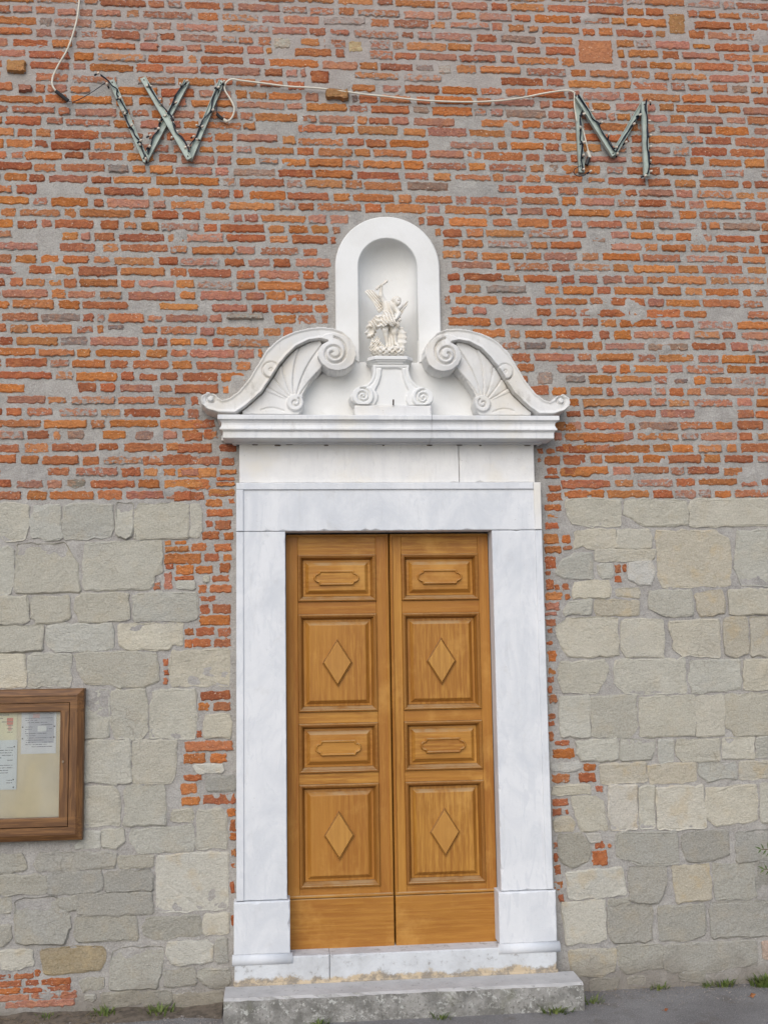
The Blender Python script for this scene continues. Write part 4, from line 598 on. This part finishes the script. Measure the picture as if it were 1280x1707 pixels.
# ---------------------------------------------------------------- niche
niche = thing('wall_niche', (NCX, 0, 3.48), 'round arched white plaster niche above the doorway holding the statue', 'niche')
def arch(r, zb, n=28): return [(NCX-r, zb)] + [(NCX-r*math.cos(math.pi*i/n), NZS+r*math.sin(math.pi*i/n)) for i in range(n+1)] + [(NCX+r, zb)]
q = MB(); prof = [(NRO+.002, .02), (NRO, -.026), (NRO-.006, -.032), (NRI+.004, -.032), (NRI, -.028), (NRI-.001, .006)]
q.loft([[(x, y, z) for x, z in arch(r, 3.483 if r < .2 else 3.55)] for r, y in prof], False, False, closed=False); q.build('surround', M['plaster'], niche)
q = MB(); DN = .13; rings = []
for k in range(13):
    u = math.cos(math.pi/2*k/12)
    rings.append([(NCX+s*NRI*math.cos(math.pi*k/24)*1.0 if False else NCX+s*NRI*u, -.005+DN*math.sqrt(max(0, 1-u*u)), 0) for s in (-1, 1)])
prof = [r[0] for r in rings] + [r[1] for r in rings[::-1][1:]]
rows = [[(x, y, z) for x, y, _ in prof] for z in (3.480, 3.6, 3.8, NZS)]
for k in range(1, 13):
    a = math.pi/2*k/12; ca, sa = math.cos(a), math.sin(a)
    rows.append([(NCX+(x-NCX)*ca, -.005+(y+.005)*ca, NZS+NRI*sa) if False else (NCX+(x-NCX)*ca, -.005+(y+.005)*ca, NZS+NRI*sa*.999) for x, y, _ in prof])
q.loft(rows, False, False, closed=False); q.f = [g[::-1] for g in q.f]; q.build('recess', M['plaster'], niche, True)
q = MB(); q.loft([[(x, y, 3.481) for x, y, _ in prof]], False, True); q.build('niche_floor', M['plaster'], niche)
# ---------------------------------------------------------------- pedestal
ped = thing('statue_pedestal', (.027, -.1, 3.143), 'white scrolled stone pedestal between the two pediment scrolls', 'pedestal')
slab('base_block', -.186, .242, -.158, .0, 3.1435, 3.207, M['white'], ped, .006, chip=True)
def f_ped(X, Z):
    d = psdf(X, Z, PBODY); H = .146*sstep(0, .004, d)
    p = psdf(X, Z, PPAN); H = H-.014*sstep(-.001, .004, p)*(d > .004) - .006*np.exp(-((d-.022)/.004)**2)*(Z > 3.30)*(p < 0)
    for c, fl in ((PC[0], 1), (PC[1], -1)):
        g, r = spiral_groove(X, Z, c, flip=fl, start=1.9, rad=np.array([0, .008, .013, .017, .021, .026, .031, .036, .043, .05]), imax=8)
        H = H + .016*sstep(.062, .056, r)*(d > .002) - .016*np.exp(-(g/.0045)**2)*(r < .05)*(d > .002)
    return np.where(d > 0, np.maximum(H, .002), 0)
hfield('body', -.235, .275, 3.19, 3.46, .003, f_ped, M['plaster'], ped)
def canted(x0, x1, yf, c, z): return [(x0, .0, z), (x0, yf+c, z), (x0+c*.8, yf, z), (x1-c*.8, yf, z), (x1, yf+c, z), (x1, .0, z)]
q = MB(); q.loft([canted(-.108+i, .146-i, -.168+i, .045, z) for i, z in ((.022, 3.443), (.018, 3.452), (.010, 3.457), (.008, 3.462), (.0, 3.466), (.0, 3.481), (.004, 3.485))], True, True); q.build('top_slab', M['plaster'], ped)
q = MB(); q.tube([(.028, -.165, 3.205), (.028, -.167, 3.219), (.029, -.165, 3.237)], .0042, 6, 1); q.build('nail', M['iron'], ped)
# ---------------------------------------------------------------- statue
stat = thing('angel_statue', (.015, -.08, 3.485), 'small cream statue of a winged angel with one arm raised in the niche', 'statue')
SX = lambda x: .012+(x-610)*.000333; SZ = lambda y: 3.497+(1525-y)*.000345
hS = .0026; ox, oy, oz = -.135, -.175, 3.480; nx_, ny_, nz_ = 112, 66, 186
GX, GY, GZ = np.meshgrid(ox+hS*np.arange(nx_), oy+hS*np.arange(ny_), oz+hS*np.arange(nz_), indexing='ij')
YS = -.085
def P3(x, y, d=0.): return np.array([SX(x), YS-d, SZ(y)])
def cap(a, b_, r0, r1):
    ab = b_-a; L = (ab**2).sum()+1e-9; t = np.clip(((GX-a[0])*ab[0]+(GY-a[1])*ab[1]+(GZ-a[2])*ab[2])/L, 0, 1)
    return np.sqrt((GX-a[0]-ab[0]*t)**2+(GY-a[1]-ab[1]*t)**2+(GZ-a[2]-ab[2]*t)**2)-(r0+(r1-r0)*t)
def ell(c, r):
    k = np.sqrt(((GX-c[0])/r[0])**2+((GY-c[1])/r[1])**2+((GZ-c[2])/r[2])**2); return (k-1)*min(r)
def smin(a, b_, k=.008): hh = np.clip(.5+.5*(b_-a)/k, 0, 1); return b_*(1-hh)+a*hh-k*hh*(1-hh)
def uni(L, k=.008):
    F = L[0]
    for g in L[1:]: F = smin(F, g, k)
    return F
# figure: one continuous body with tunic
body = uni([ell(P3(640, 690, .0), (.036, .026, .040)), ell(P3(620, 800), (.027, .022, .034)), ell(P3(625, 905), (.036, .027, .034)),
    cap(P3(585, 930), P3(560, 1080, .018), .023, .017), cap(P3(560, 1080, .018), P3(600, 1320, .0), .016, .008), cap(P3(600, 1330, .0), P3(575, 1375, .022), .009, .006),
    cap(P3(675, 930), P3(715, 1110, .012), .024, .017), cap(P3(715, 1110, .012), P3(745, 1290, .0), .015, .0085), cap(P3(745, 1300, .0), P3(790, 1345, .018), .009, .006),
    cap(P3(580, 640), P3(500, 500, .012), .0165, .012), cap(P3(500, 500, .012), P3(505, 385, .016), .012, .008),
    cap(P3(730, 680), P3(800, 800, .012), .016, .012), cap(P3(800, 800, .012), P3(745, 900, .032), .011, .008),
    cap(P3(690, 660), P3(755, 610, .004), .012, .011)], .010)
head = uni([ell(P3(778, 590, .006), (.0215, .023, .027)), ell(P3(800, 622, .020), (.012, .010, .012))], .006)
curl = ell(P3(765, 568, .002), (.027, .026, .022)) + .0045*np.sin(GX*620)*np.sin(GY*560+1)*np.sin(GZ*600)
face = np.minimum(np.sqrt((GX-SX(790))**2+(GY-(YS-.027))**2+(GZ-SZ(592))**2)-.0035, np.sqrt((GX-SX(815))**2+(GY-(YS-.026))**2+(GZ-SZ(592))**2)-.0035)
head = np.maximum(smin(head, curl, .004), -face)
hand = uni([cap(P3(505, 385, .016), P3(500, 355, .018), .0095, .009), cap(P3(492, 350, .022), P3(475, 345, .030), .005, .004), cap(P3(500, 345, .022), P3(500, 325, .030), .005, .004), cap(P3(512, 350, .02), P3(525, 345, .03), .005, .004)], .004)
fold = .0042*np.sin((GX*1.0+GZ*.55)*330+2*np.sin(GZ*60)) 
skirt = np.maximum(uni([cap(P3(625, 850), P3(610, 985, .006), .036, .055)], .01)+fold, (SZ(1035)+.010*np.sin(GX*150))-GZ)
skirt = np.maximum(skirt, -(cap(P3(610, 1000, .02), P3(610, 1100, .02), .02, .05)))
belt = uni([cap(P3(560, 850, .016), P3(690, 865, .018), .013, .012), cap(P3(560, 850, .016), P3(480, 890, .012), .012, .014), cap(P3(690, 880, .02), P3(800, 850, .010), .011, .012), cap(P3(700, 920, .02), P3(810, 910, .010), .011, .011), cap(P3(770, 960, .012), P3(770, 1010, .016), .013, .014)], .004)+.0025*np.sin((GX+GZ)*420)
cloak = uni([cap(P3(470, 870, .006), P3(350, 1020, .006), .022, .030), cap(P3(350, 1020, .006), P3(310, 1140, .008), .028, .026), cap(P3(430, 960, .020), P3(500, 1000, .024), .022, .02)], .012)+.005*np.sin((GX*.8+GZ*.9)*230+3*np.sin(GX*90))
cloak = np.maximum(cloak, -ell(P3(310, 1110, .034), (.018, .020, .022)))
strap = cap(P3(610, 600, .022), P3(700, 850, .030), .005, .005)
figure = smin(smin(smin(smin(body, head, .006), hand, .004), np.minimum(belt, cloak), .006), smin(skirt, strap, .004), .006)
nets('figure', figure, (ox, oy, oz), hS, M['statue'], stat)
sword = uni([cap(P3(430, 395, .022), P3(455, 360, .024), .0085, .007), cap(P3(455, 365, .024), P3(560, 300, .024), .0055, .0055), cap(P3(560, 300, .024), P3(600, 262, .02), .0075, .0085), cap(P3(600, 262, .02), P3(575, 250, .02), .006, .004)], .005)+.002*np.sin(GX*500)*np.sin(GZ*480)
nets('raised_weapon', sword, (ox, oy, oz), hS, M['statue'], stat)
def wing(name, poly, root, tip, yb):
    Pw = [(SX(a), SZ(c)) for a, c in poly]; d = psdf(GX[:, 0, :], GZ[:, 0, :], Pw)[:, None, :]
    ax = np.array([SX(tip[0])-SX(root[0]), SZ(tip[1])-SZ(root[1])]); ax /= np.linalg.norm(ax)
    s_ = (GX-SX(root[0]))*-ax[1]+(GZ-SZ(root[1]))*ax[0]; t_ = (GX-SX(root[0]))*ax[0]+(GZ-SZ(root[1]))*ax[1]
    th = .0075+.003*np.sin(s_*520)+.002*sstep(.05, 0, t_)*np.sin(t_*400)
    F = np.maximum(-d-.001, np.abs(GY-(yb+.18*t_))-th); nets(name, F, (ox, oy, oz), hS, M['statue'], stat)
wing('wing', [(235, 385), (290, 348), (400, 360), (465, 450), (510, 560), (560, 700), (470, 760), (430, 690), (390, 590), (320, 490)], (520, 700), (260, 370), YS+.025)
wing('wing', [(978, 548), (905, 580), (840, 670), (780, 700), (800, 800), (850, 790), (885, 740), (960, 610)], (800, 740), (975, 550), YS+.022)
shield = ell(P3(840, 1200, -.010), (.032, .014, .064))+.0015*np.sin(GZ*210); nets('shield', shield, (ox, oy, oz), hS, M['statue'], stat)
tree = uni([cap(P3(665, 1000, -.015), P3(650, 1400, -.012), .016, .026)], .01)+.003*np.sin(GX*300+GZ*40); nets('drapery_support', tree, (ox, oy, oz), hS, M['statue'], stat)
dem = [ell(P3(370, 1390, .014), (.026, .024, .024)), cap(P3(370, 1360, .01), P3(430, 1190, .0), .013, .007), cap(P3(330, 1330, .02), P3(345, 1230, .014), .009, .004), cap(P3(400, 1330, .02), P3(470, 1220, .010), .010, .004), cap(P3(350, 1290, .024), P3(430, 1300, .024), .008, .007), cap(P3(450, 1290, .016), P3(530, 1390, .02), .012, .010), ell(P3(320, 1365, .030), (.012, .014, .014)), cap(P3(330, 1420, .02), P3(500, 1430, .024), .016, .016)]
demon = uni(dem, .006)+.0022*np.sin(GX*430+1)*np.sin(GZ*390)*1.4; nets('trampled_demon', demon, (ox, oy, oz), hS, M['statue'], stat)
rock = uni([ell(P3(600, 1465, .0), (.086, .062, .026)), ell(P3(500, 1430, .020), (.045, .036, .022)), ell(P3(730, 1420, .015), (.050, .04, .022)), ell(P3(800, 1480, .01), (.024, .04, .012))], .010)+.0045*np.sin(GX*190+2)*np.sin(GY*170)*np.sin(GZ*230+1)+.0018*np.sin(GX*520)*np.sin(GZ*480)
nets('rocky_base', np.maximum(rock, 3.4835-GZ), (ox, oy, oz), hS, M['statue'], stat)
# ---------------------------------------------------------------- double door
door = thing('double_door', (.011, .06, .264), 'varnished oak double door with raised diamond and cartouche panels', 'door')
PZ = [(2.133, 2.394), (1.527, 2.062), (1.198, 1.464), (.590, 1.137)]
def leaf(x0, x1, dx, inner_right):
    px0, px1 = -.501+dx, -.066+dx
    lf = slab('door_leaf', x0, x1, .066, .105, .266, 2.508, M['wv'], door, .002)
    slab('stile', x0, px0-.0006, 0.030, .068, .536, 2.508, M['wv'], lf, .002); slab('stile', px1+.0006, x1, 0.030, .068, .536, 2.508, M['wv'], lf, .002)
    zr = [2.508]+[z for p in PZ for z in (p[1], p[0])]+[.536]
    for i in range(0, len(zr), 2): slab('rail', px0, px1, .0308, .068, zr[i+1]+.0006, zr[i]-.0006, M['wh'], lf, .0015)
    for (z0, z1) in PZ:
        q = MB(); q.rect(px0, px1, z0, z1, [(0, .034), (0, .022), (.003, .0175), (.009, .0165), (.013, .021), (.016, .0215), (.020, .036), (.027, .052), (.031, .067)], False); q.build('moulding', M['wdh'] if z1-z0 < .4 else M['wdv'], lf)  # darker copy of the wood paints recess shade along the profile
        big = z1-z0 > .4; m = M['wv'] if big else M['wh']
        q = MB(); q.rect(px0+.0295, px1-.0295, z0+.0295, z1-.0295, [(0, .0675), (0, .054), (.013, .0530), (.0150, .049), (.031, .031), (.034, .030)]); pn = q.build('panel', m, lf)
        cx, cz = (px0+px1)/2-.003, (z0+z1)/2
        if big:
            def ring(s, y): return [(cx-.083*s, y, cz), (cx, y, cz-.132*s), (cx+.083*s, y, cz), (cx, y, cz+.132*s)]
            q = MB(); q.loft([ring(1.0, .032), ring(.995, .020), ring(.95, .0185), ring(.93, .0265)], cap1=False); q.build('diamond_edge', M['wdv'], pn); q = MB(); q.loft([ring(.925, .032), ring(.925, .0205), ring(.87, .0135), ring(.85, .013)]); q.build('diamond', M['wl'], pn)  # dark edge ring paints the shade of a groove round the diamond
        else:
            a, bb = .127, .041; P = []
            P += [(-a*.74, -bb), (a*.74, -bb)]
            for s, t0 in ((1, -1), (-1, 1)):
                arc = [(a*.74, -bb), (a*.80, -bb*.62)] + [(a*(.80+.20*math.sin(math.pi*i/8)), -bb*.62*math.cos(math.pi*i/8)) for i in range(1, 8)] + [(a*.80, bb*.62), (a*.74, bb)]
                if s == 1: P = arc[:]
                else: P += [(-x, -z) for x, z in arc]
            def ring(i, y): return [(cx+x*(1-i/a), y, cz+z*(1-i/bb)) for x, z in P]
            q = MB(); q.loft([ring(0, .032), ring(.0006, .020), ring(.004, .0125), ring(.008, .0130), ring(.012, .021), ring(.014, .021)]); q.build('cartouche', M['wh'], pn)
    slab('kick_board', x0+.001, x1-.001, .0235, .068, .268, .5335, M['wh'], lf, .004)
    xa = x1-.017 if inner_right else x0+.003
    slab('bead', xa, xa+.014, .0225, .031, .537, 2.495, M['wv'], lf, .004)
    slab('bead', x0+.002, x1-.002, .0215, .031, 2.494, 2.5075, M['wh'], lf, .004)
    slab('bead', x0+.002, x1-.002, .0200, .031, .5365, .553, M['wh'], lf, .005)
leaf(-.5665, .0075, 0, True); leaf(.0145, .5745, .580, False)
# ---------------------------------------------------------------- doorstep
stp = MB(); nx2 = 46; rings = []
for i in range(nx2+1):
    t = i/nx2; x = -.893+1.845*t; e = .004*float(vnoise(x, 0, .05, 31))+.003*float(vnoise(x, 0, .15, 32)); e2 = .006*float(vnoise(x, 1, .08, 33))
    rings.append([(x, -.10, -.05), (x, -.10, .137), (x, -.285+e, .1345-.003*abs(e2)*100*.01), (x, -.302+e2, .124+e), (x, -.308+e2, .06), (x, -.305+e, -.05)])
stp.loft(rings, True, True); tag(stp.build('doorstep', M['step']), 'long lichen-spotted stone step lying in front of the doorway', 'step')
# ---------------------------------------------------------------- notice board
bx0, bx1, bz0, bz1 = -2.74, -1.641, .897, 1.684
board = thing('notice_board', (-2.2, 0, .897), 'brown wooden framed glass notice case on the stone wall', 'notice board')
q = MB(); q.rect(bx0, bx1, bz0, bz1, [(0, .01), (0, -.050), (.004, -.056), (.032, -.074), (.036, -.074), (.037, -.069), (.0705, -.069), (.0710, -.03)], False); q.build('case', M['bwood'], board)
dfm = MB(); dfm.rect(bx0+.0735, bx1-.0735, bz0+.0735, bz1-.0735, [(0, -.03), (0, -.067), (.002, -.0695), (.040, -.0695), (.046, -.064), (.0465, -.030)], False); dfo = dfm.build('door_frame', M['bwood'], board)
q = MB(); q.tube([(-1.742, -.066, 1.305), (-1.742, -.078, 1.305)], .006, 12, 1); q.build('lock', M['brass'], dfo)
slab('backing_board', bx0+.07, bx1-.07, -.022, -.012, bz0+.07, bz1-.07, M['cork'], board, .001)
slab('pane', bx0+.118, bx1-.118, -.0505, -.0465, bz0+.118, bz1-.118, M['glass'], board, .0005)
def sheet(x0, x1, z0, z1, y, m, label, pins):
    n = 8; v = []; f = []
    for i in range(n+1):
        for z in (z0, z1):
            x = x0+(x1-x0)*i/n; c = .0015*math.sin(i*1.1+z*3)+.001*(z == z0)
            v += [(x, y-c, z), (x, y-c+.0006, z)]
    for i in range(n): a = i*4; b2 = a+4; f += [(a, b2, b2+2, a+2), (a+1, a+3, b2+3, b2+1), (a, a+1, b2+1, b2), (a+2, b2+2, b2+3, a+3)]
    f += [(0, 2, 3, 1), (n*4, n*4+1, n*4+3, n*4+2)]
    o = tag(mesh('notice_sheet', v, f, m), label, 'paper', 'notices pinned in the case')
    for (a, c) in pins: q = MB(); q.ball((a, y-.004, c), .0042, 8, 5, (1, .6, 1)); q.build('pin', M['black'], o)
    return o
pa = m_paper('split_cream_print', (.80, .74, .52), (.30, .27, .22), -2.42, -1.992, 1.405, 1.63, .018, [(-2.045, -2.012, 1.50, 1.535, (.72, .22, .15)), (-2.038, -2.02, 1.468, 1.50, (.72, .42, .34))])  # one sheet in two tones, parted where a glass reflection edge is painted in
sheet(-2.42, -1.992, 1.405, 1.575, -.0245, pa, 'cream upper part of a printed sheet with a small red mark, ending at a painted reflection edge, at the upper left of the case', [])
pb = m_paper('split_blue_white_print', (.68, .72, .78), (.07, .07, .09), -2.40, -1.990, 1.163, 1.42, .013)  # lower tone of that sheet, below the painted reflection edge
sheet(-2.40, -1.988, 1.163, 1.42, -.0285, pb, 'pale blue-white lower part of the same sheet, below the painted reflection edge', [(-2.002, 1.385), (-2.004, 1.215), (-2.003, 1.175)])
pc = m_paper('lavender_print', (.74, .74, .80), (.09, .09, .12), -1.97, -1.789, 1.345, 1.575, .0115, [(-1.932, -1.800, 1.40, 1.58, (.47, .47, .55)), (-1.885, -1.840, 1.46, 1.49, (.76, .77, .80)), (-1.91, -1.875, 1.53, 1.556, (.60, .34, .34))])
sheet(-1.970, -1.789, 1.345, 1.572, -.0245, pc, 'lavender notice with a grey picture pinned at the upper right of the case', [(-1.962, 1.485), (-1.962, 1.425), (-1.798, 1.487), (-1.799, 1.43)])
# ---------------------------------------------------------------- light letters
def letter(name, loc, label, bars, cords, bulbs, depth):
    L = thing(name, loc, label, 'light letter', 'unlit light letters on the brick wall')
    for i, (a, c) in enumerate(bars):
        d = Vector((c[0]-a[0], 0, c[1]-a[1])).normalized(); s = Vector((d.z, 0, -d.x))
        if s.x < 0: s = -s
        y0 = -.020-depth[i]; w = .0165
        pr = [(-w, .012), (-w, -.012), (-w+.003, -.012), (-w+.004, -.004), (w-.004, -.004), (w-.003, -.012), (w, -.012), (w, .012)]
        rings = [[tuple(Vector((p[0], y0+y, p[1])) + s*u) for u, y in pr] for p in (a, c)]
        q = MB(); q.loft(rings, True, True); bo = q.build('bar', M['sage'], L)
        for t in (.03, .97):
            p = Vector((a[0], y0-.006, a[1])).lerp(Vector((c[0], y0-.006, c[1])), t); q = MB(); q.ball(p, .004, 6, 4); q.build('screw', M['iron'], bo)
    for i, c in enumerate(cords):
        pts = [(x, -.034-depth[i]+.004*math.sin(k*2.1), z) for k, (x, z) in enumerate(c)]
        q = MB(); q.tube(pts, .0036, 6, 3); q.tube([(x+.005*math.sin(k*1.7), y-.005, z+.004*math.cos(k*2.3)) for k, (x, y, z) in enumerate(pts)], .0028, 5, 3); q.build('cord', M['cord'], L)
    for i, (x, z) in enumerate(bulbs):
        r = random.Random(i); d = Vector((r.uniform(-.3, .9), -.55, r.uniform(-.2, .3))).normalized(); p = Vector((x, -.052, z))
        q = MB(); q.tube([p-d*.026, p-d*.002], lambda t: .0056-.001*t, 7, 1); so = q.build('socket', M['cord'], L)
        q = MB(); q.tube([p-d*.004, p+d*.004, p+d*.010, p+d*.013], lambda t: .0078*math.sqrt(max(.05, 1-t*t*.9)), 7, 1); q.build('bulb', M['bulb'], so, True)
    return L
letter('light_letter', (-1.23, -.02, 4.65), 'sage metal letter W strung with dark unlit bulbs on the brick', WB, WCORD, WBU, (0, 0, .026, .003))
letter('light_letter', (1.4, -.02, 4.65), 'sage metal letter M strung with dark unlit bulbs on the brick', MBARS, MCORD, MBU, (0, .026, .002, .028))
def cable(name, pts, r, m, label, extra=()):
    q = MB(); q.tube(pts, r, 7, 4); o = tag(q.build(name, m, None, True), label, 'cable')
    for nm, pp, rr, mm in extra: q = MB(); q.tube(pp, rr, 8, 2); q.build(nm, mm, o)
    return o
cable('power_cable', CAB1, .0055, M['cable'], 'white cable hanging from the top to the left of letter W', [('connector', CON1, .011, M['black']), ('lead', WIR1, .0022, M['cord'])])
cable('power_cable', CAB2, .0055, M['cable'], 'long white cable sagging across the brick between letters W and M', [('connector', CON2, .010, M['black']), ('plug', CON2b, .009, M['cable']), ('lead', WIR2, .0025, M['cord'])])
cable('power_cable', CAB3, .0045, M['cable'], 'short white cable running down the left leg of letter M', [('tail', CAB4, .0042, M['cable']), ('plug', CON3, .010, M['cable']), ('connector', CON3b, .011, M['black']), ('lead', WIR3, .0025, M['cord'])])
# ---------------------------------------------------------------- ground litter and plants
def tuft(x, y, s, n, m, label, name='grass_tuft', cat='grass', lean=.6, group='weeds along the foot of the wall'):
    r = random.Random(int(x*1000)); v, f = [], []
    for i in range(n):
        a = r.uniform(0, 6.28); rad = s*.75*r.random(); bx_, by_ = x+rad*math.cos(a), y+rad*math.sin(a)*.5; hh = s*r.uniform(.15, .55)**1.15; ln = s*r.uniform(.1, .55); a2 = a+r.uniform(-.7, .7); w = min(.006, s*r.uniform(.02, .05))
        dx, dy = math.cos(a2)*ln, math.sin(a2)*ln*.7; px, py = -math.sin(a2)*w, math.cos(a2)*w; k = len(v)
        v += [(bx_-px, by_-py, 0), (bx_+px, by_+py, 0), (bx_+dx*.4+px*.8, by_+dy*.4+py*.8, hh*.6), (bx_+dx*.4-px*.8, by_+dy*.4-py*.8, hh*.6), (bx_+dx, by_+dy, hh)]
        f += [(k, k+1, k+2, k+3), (k+3, k+2, k+4)]
    return tag(mesh(name, v, f, m), label, cat, group)
for x, y, s, n, lb in [(-1.50, -.035, .13, 60, 'low green grass tuft at the wall foot, left of the two left of the step'), (-1.235, -.060, .12, 70, 'green grass tuft at the wall foot nearest the left end of the step'), (2.05, -.05, .13, 240, 'large green weed clump at the wall foot by the right edge'),
    (1.815, -.03, .10, 60, 'small green weed left of the large clump at right'), (1.72, -.03, .07, 40, 'tiny green weed in the wall corner, second left of the large clump'), (1.45, -.03, .08, 45, 'thin weed at the wall foot midway between step and right edge'),
    (-.42, -.325, .08, 40, 'small grass tuft growing against the step front at its left'), (.206, -.33, .08, 40, 'small grass tuft growing against the middle of the step front'), (.80, -.325, .11, 60, 'grass tuft growing against the step front near its right end'),
    (1.02, -.20, .09, 40, 'grass tuft at the right end of the step'), (-1.80, -.05, .08, 40, 'sparse green blades among dry straw at the far left')]:
    tuft(x, y, s, n, M['grass'], lb)
def scatter(name, m, n, xr, yr, size, fn, label=None, cat=None):
    r = random.Random(len(name)*n); v, f = [], []
    for i in range(n):
        x = r.uniform(*xr); y = yr[1]-(yr[1]-yr[0])*r.random()**1.6; fn(v, f, x, y, r, size*r.uniform(.4, 1.4))
    o = mesh(name, v, f, m); return tag(o, label, cat, None, 'stuff')
def pebble(v, f, x, y, r, s):
    k = len(v); a = r.uniform(0, 1.5); c = [(x+s*math.cos(a+t*1.571)*r.uniform(.7, 1.1), y+s*math.sin(a+t*1.571)*r.uniform(.7, 1.1), s*.15) for t in range(4)]
    v += c+[(x+s*.2, y, s*r.uniform(.5, .9)), (x, y, -s*.3)]; f += [(k+t, k+(t+1) % 4, k+4) for t in range(4)]+[(k+(t+1) % 4, k+t, k+5) for t in range(4)]
def straw(v, f, x, y, r, s):
    k = len(v); a = r.uniform(0, 6.28); L = s*r.uniform(.6, 1.6); w = .0012; dz = r.uniform(0, .35)*L; dx, dy = math.cos(a)*L, math.sin(a)*L*.6; z = r.uniform(.002, .012)
    v += [(x-dy/L*w, y+dx/L*w, z), (x+dy/L*w, y-dx/L*w, z), (x+dx, y+dy, z+dz)]; f += [(k, k+1, k+2)]
bk = MB(); xs_ = np.arange(-4.0, -.89, .03); rings = []
for x in xs_:
    w = .16+.05*float(vnoise(x, 0, .2, 41)); hz = .016+.012*float(vnoise(x, 2, .1, 42))
    rings.append([(x, .02, hz+.014), (x, -.03, hz+.008*float(vnoise(x, 3, .05, 43))), (x, -w*.55, hz*.7+.006*float(vnoise(x, 4, .04, 44))), (x, -w, -.004)])
bk.loft(rings, False, False, closed=False); tag(bk.build('soil_bank', M['soil'], None, True), 'strip of dry soil along the wall foot left of the step', 'soil', None, 'stuff')
scatter('gravel', M['gravel'], 1500, (-3.0, -.90), (-.50, -.01), .0065, lambda v, f, x, y, r, s: pebble(v, f, x, y, r, s) if True else None, 'loose gravel strewn along the wall foot at left', 'gravel')
scatter('grit', M['gravel'], 900, (.96, 3.0), (-.30, -.01), .005, pebble, 'fine grit in the corner of pavement and wall at right', 'gravel')
scatter('dry_straw', M['straw'], 900, (-3.0, -1.45), (-.22, -.005), .045, straw, 'dry straw and dead grass along the wall foot at far left', 'straw')
scatter('dry_stalks', M['straw'], 160, (.95, 1.9), (-.10, -.005), .035, straw, 'scattered dead stalks along the wall foot right of the step', 'straw')
def leaf_blade(q, p, d, L, w):
    d = Vector(d).normalized(); s = d.cross(Vector((0.2, -1, .3))).normalized(); n = s.cross(d); p = Vector(p)
    q.add([p, p+d*L*.35+s*w+n*w*.2, p+d*L, p+d*L*.35-s*w+n*w*.2, p+d*L*.4-n*w*.25, p+d*L*.35-n*w*.45], [(0, 1, 4), (1, 2, 4), (0, 4, 3), (4, 2, 3)])
def dead_leaf(x, y, s, lb):
    q = MB(); leaf_blade(q, (x, y, .012), (.9, .3, .12), s, s*.28); q.add([(x, y, .010), (x-.012, y-.006, .016), (x-.011, y-.004, .012)], [(0, 1, 2)]); tag(q.build('fallen_leaf', M['dead']), lb, 'leaf', 'fallen leaves on the pavement')
dead_leaf(1.86, -.25, .045, 'dry brown leaf lying on the pavement near the right edge'); dead_leaf(1.34, -.40, .03, 'small brown leaf on the pavement right of the step')
sh = thing('leafy_shrub', (2.32, -.32, 0), 'narrow-leaved shrub reaching into the picture at the right edge', 'shrub')
q = MB(); q.tube([(2.32, -.32, -.02), (2.30, -.31, .4), (2.33, -.32, .9)], lambda t: .012-.007*t, 7, 3); q.build('trunk', M['stem'], sh, True)
TW = [[(2.31, -.32, .62), (2.15, -.31, .72), (2.03, -.30, .765), (1.945, -.30, .775)], [(2.31, -.31, .5), (2.16, -.30, .60), (2.05, -.30, .655), (1.955, -.30, .672)], [(2.33, -.32, .85), (2.45, -.35, 1.0), (2.5, -.4, 1.15)], [(2.30, -.32, .4), (2.45, -.4, .55), (2.55, -.45, .62)], [(2.32, -.3, .7), (2.40, -.2, .85), (2.42, -.15, 1.0)]]
for tw in TW:
    q = MB(); q.tube(tw, .0022, 5, 3); tw_o = q.build('twig', M['stem'], sh)
    q = MB(); r = random.Random(int(tw[0][2]*100))
    for k in range(15):
        t = .25+.75*k/14; i = min(int(t*(len(tw)-1)), len(tw)-2); u = t*(len(tw)-1)-i; p = Vector(tw[i]).lerp(Vector(tw[i+1]), u); d = (Vector(tw[-1])-Vector(tw[0])).normalized()
        leaf_blade(q, p, d*.35+Vector((r.uniform(-.6, .3), r.uniform(-.3, .3), (1 if k % 2 else -1)*r.uniform(.4, 1.0))), r.uniform(.03, .048), .0052)
    leaf_blade(q, tw[-1], d, .04, .0052); q.build('leaves', M['leaf'], tw_o)
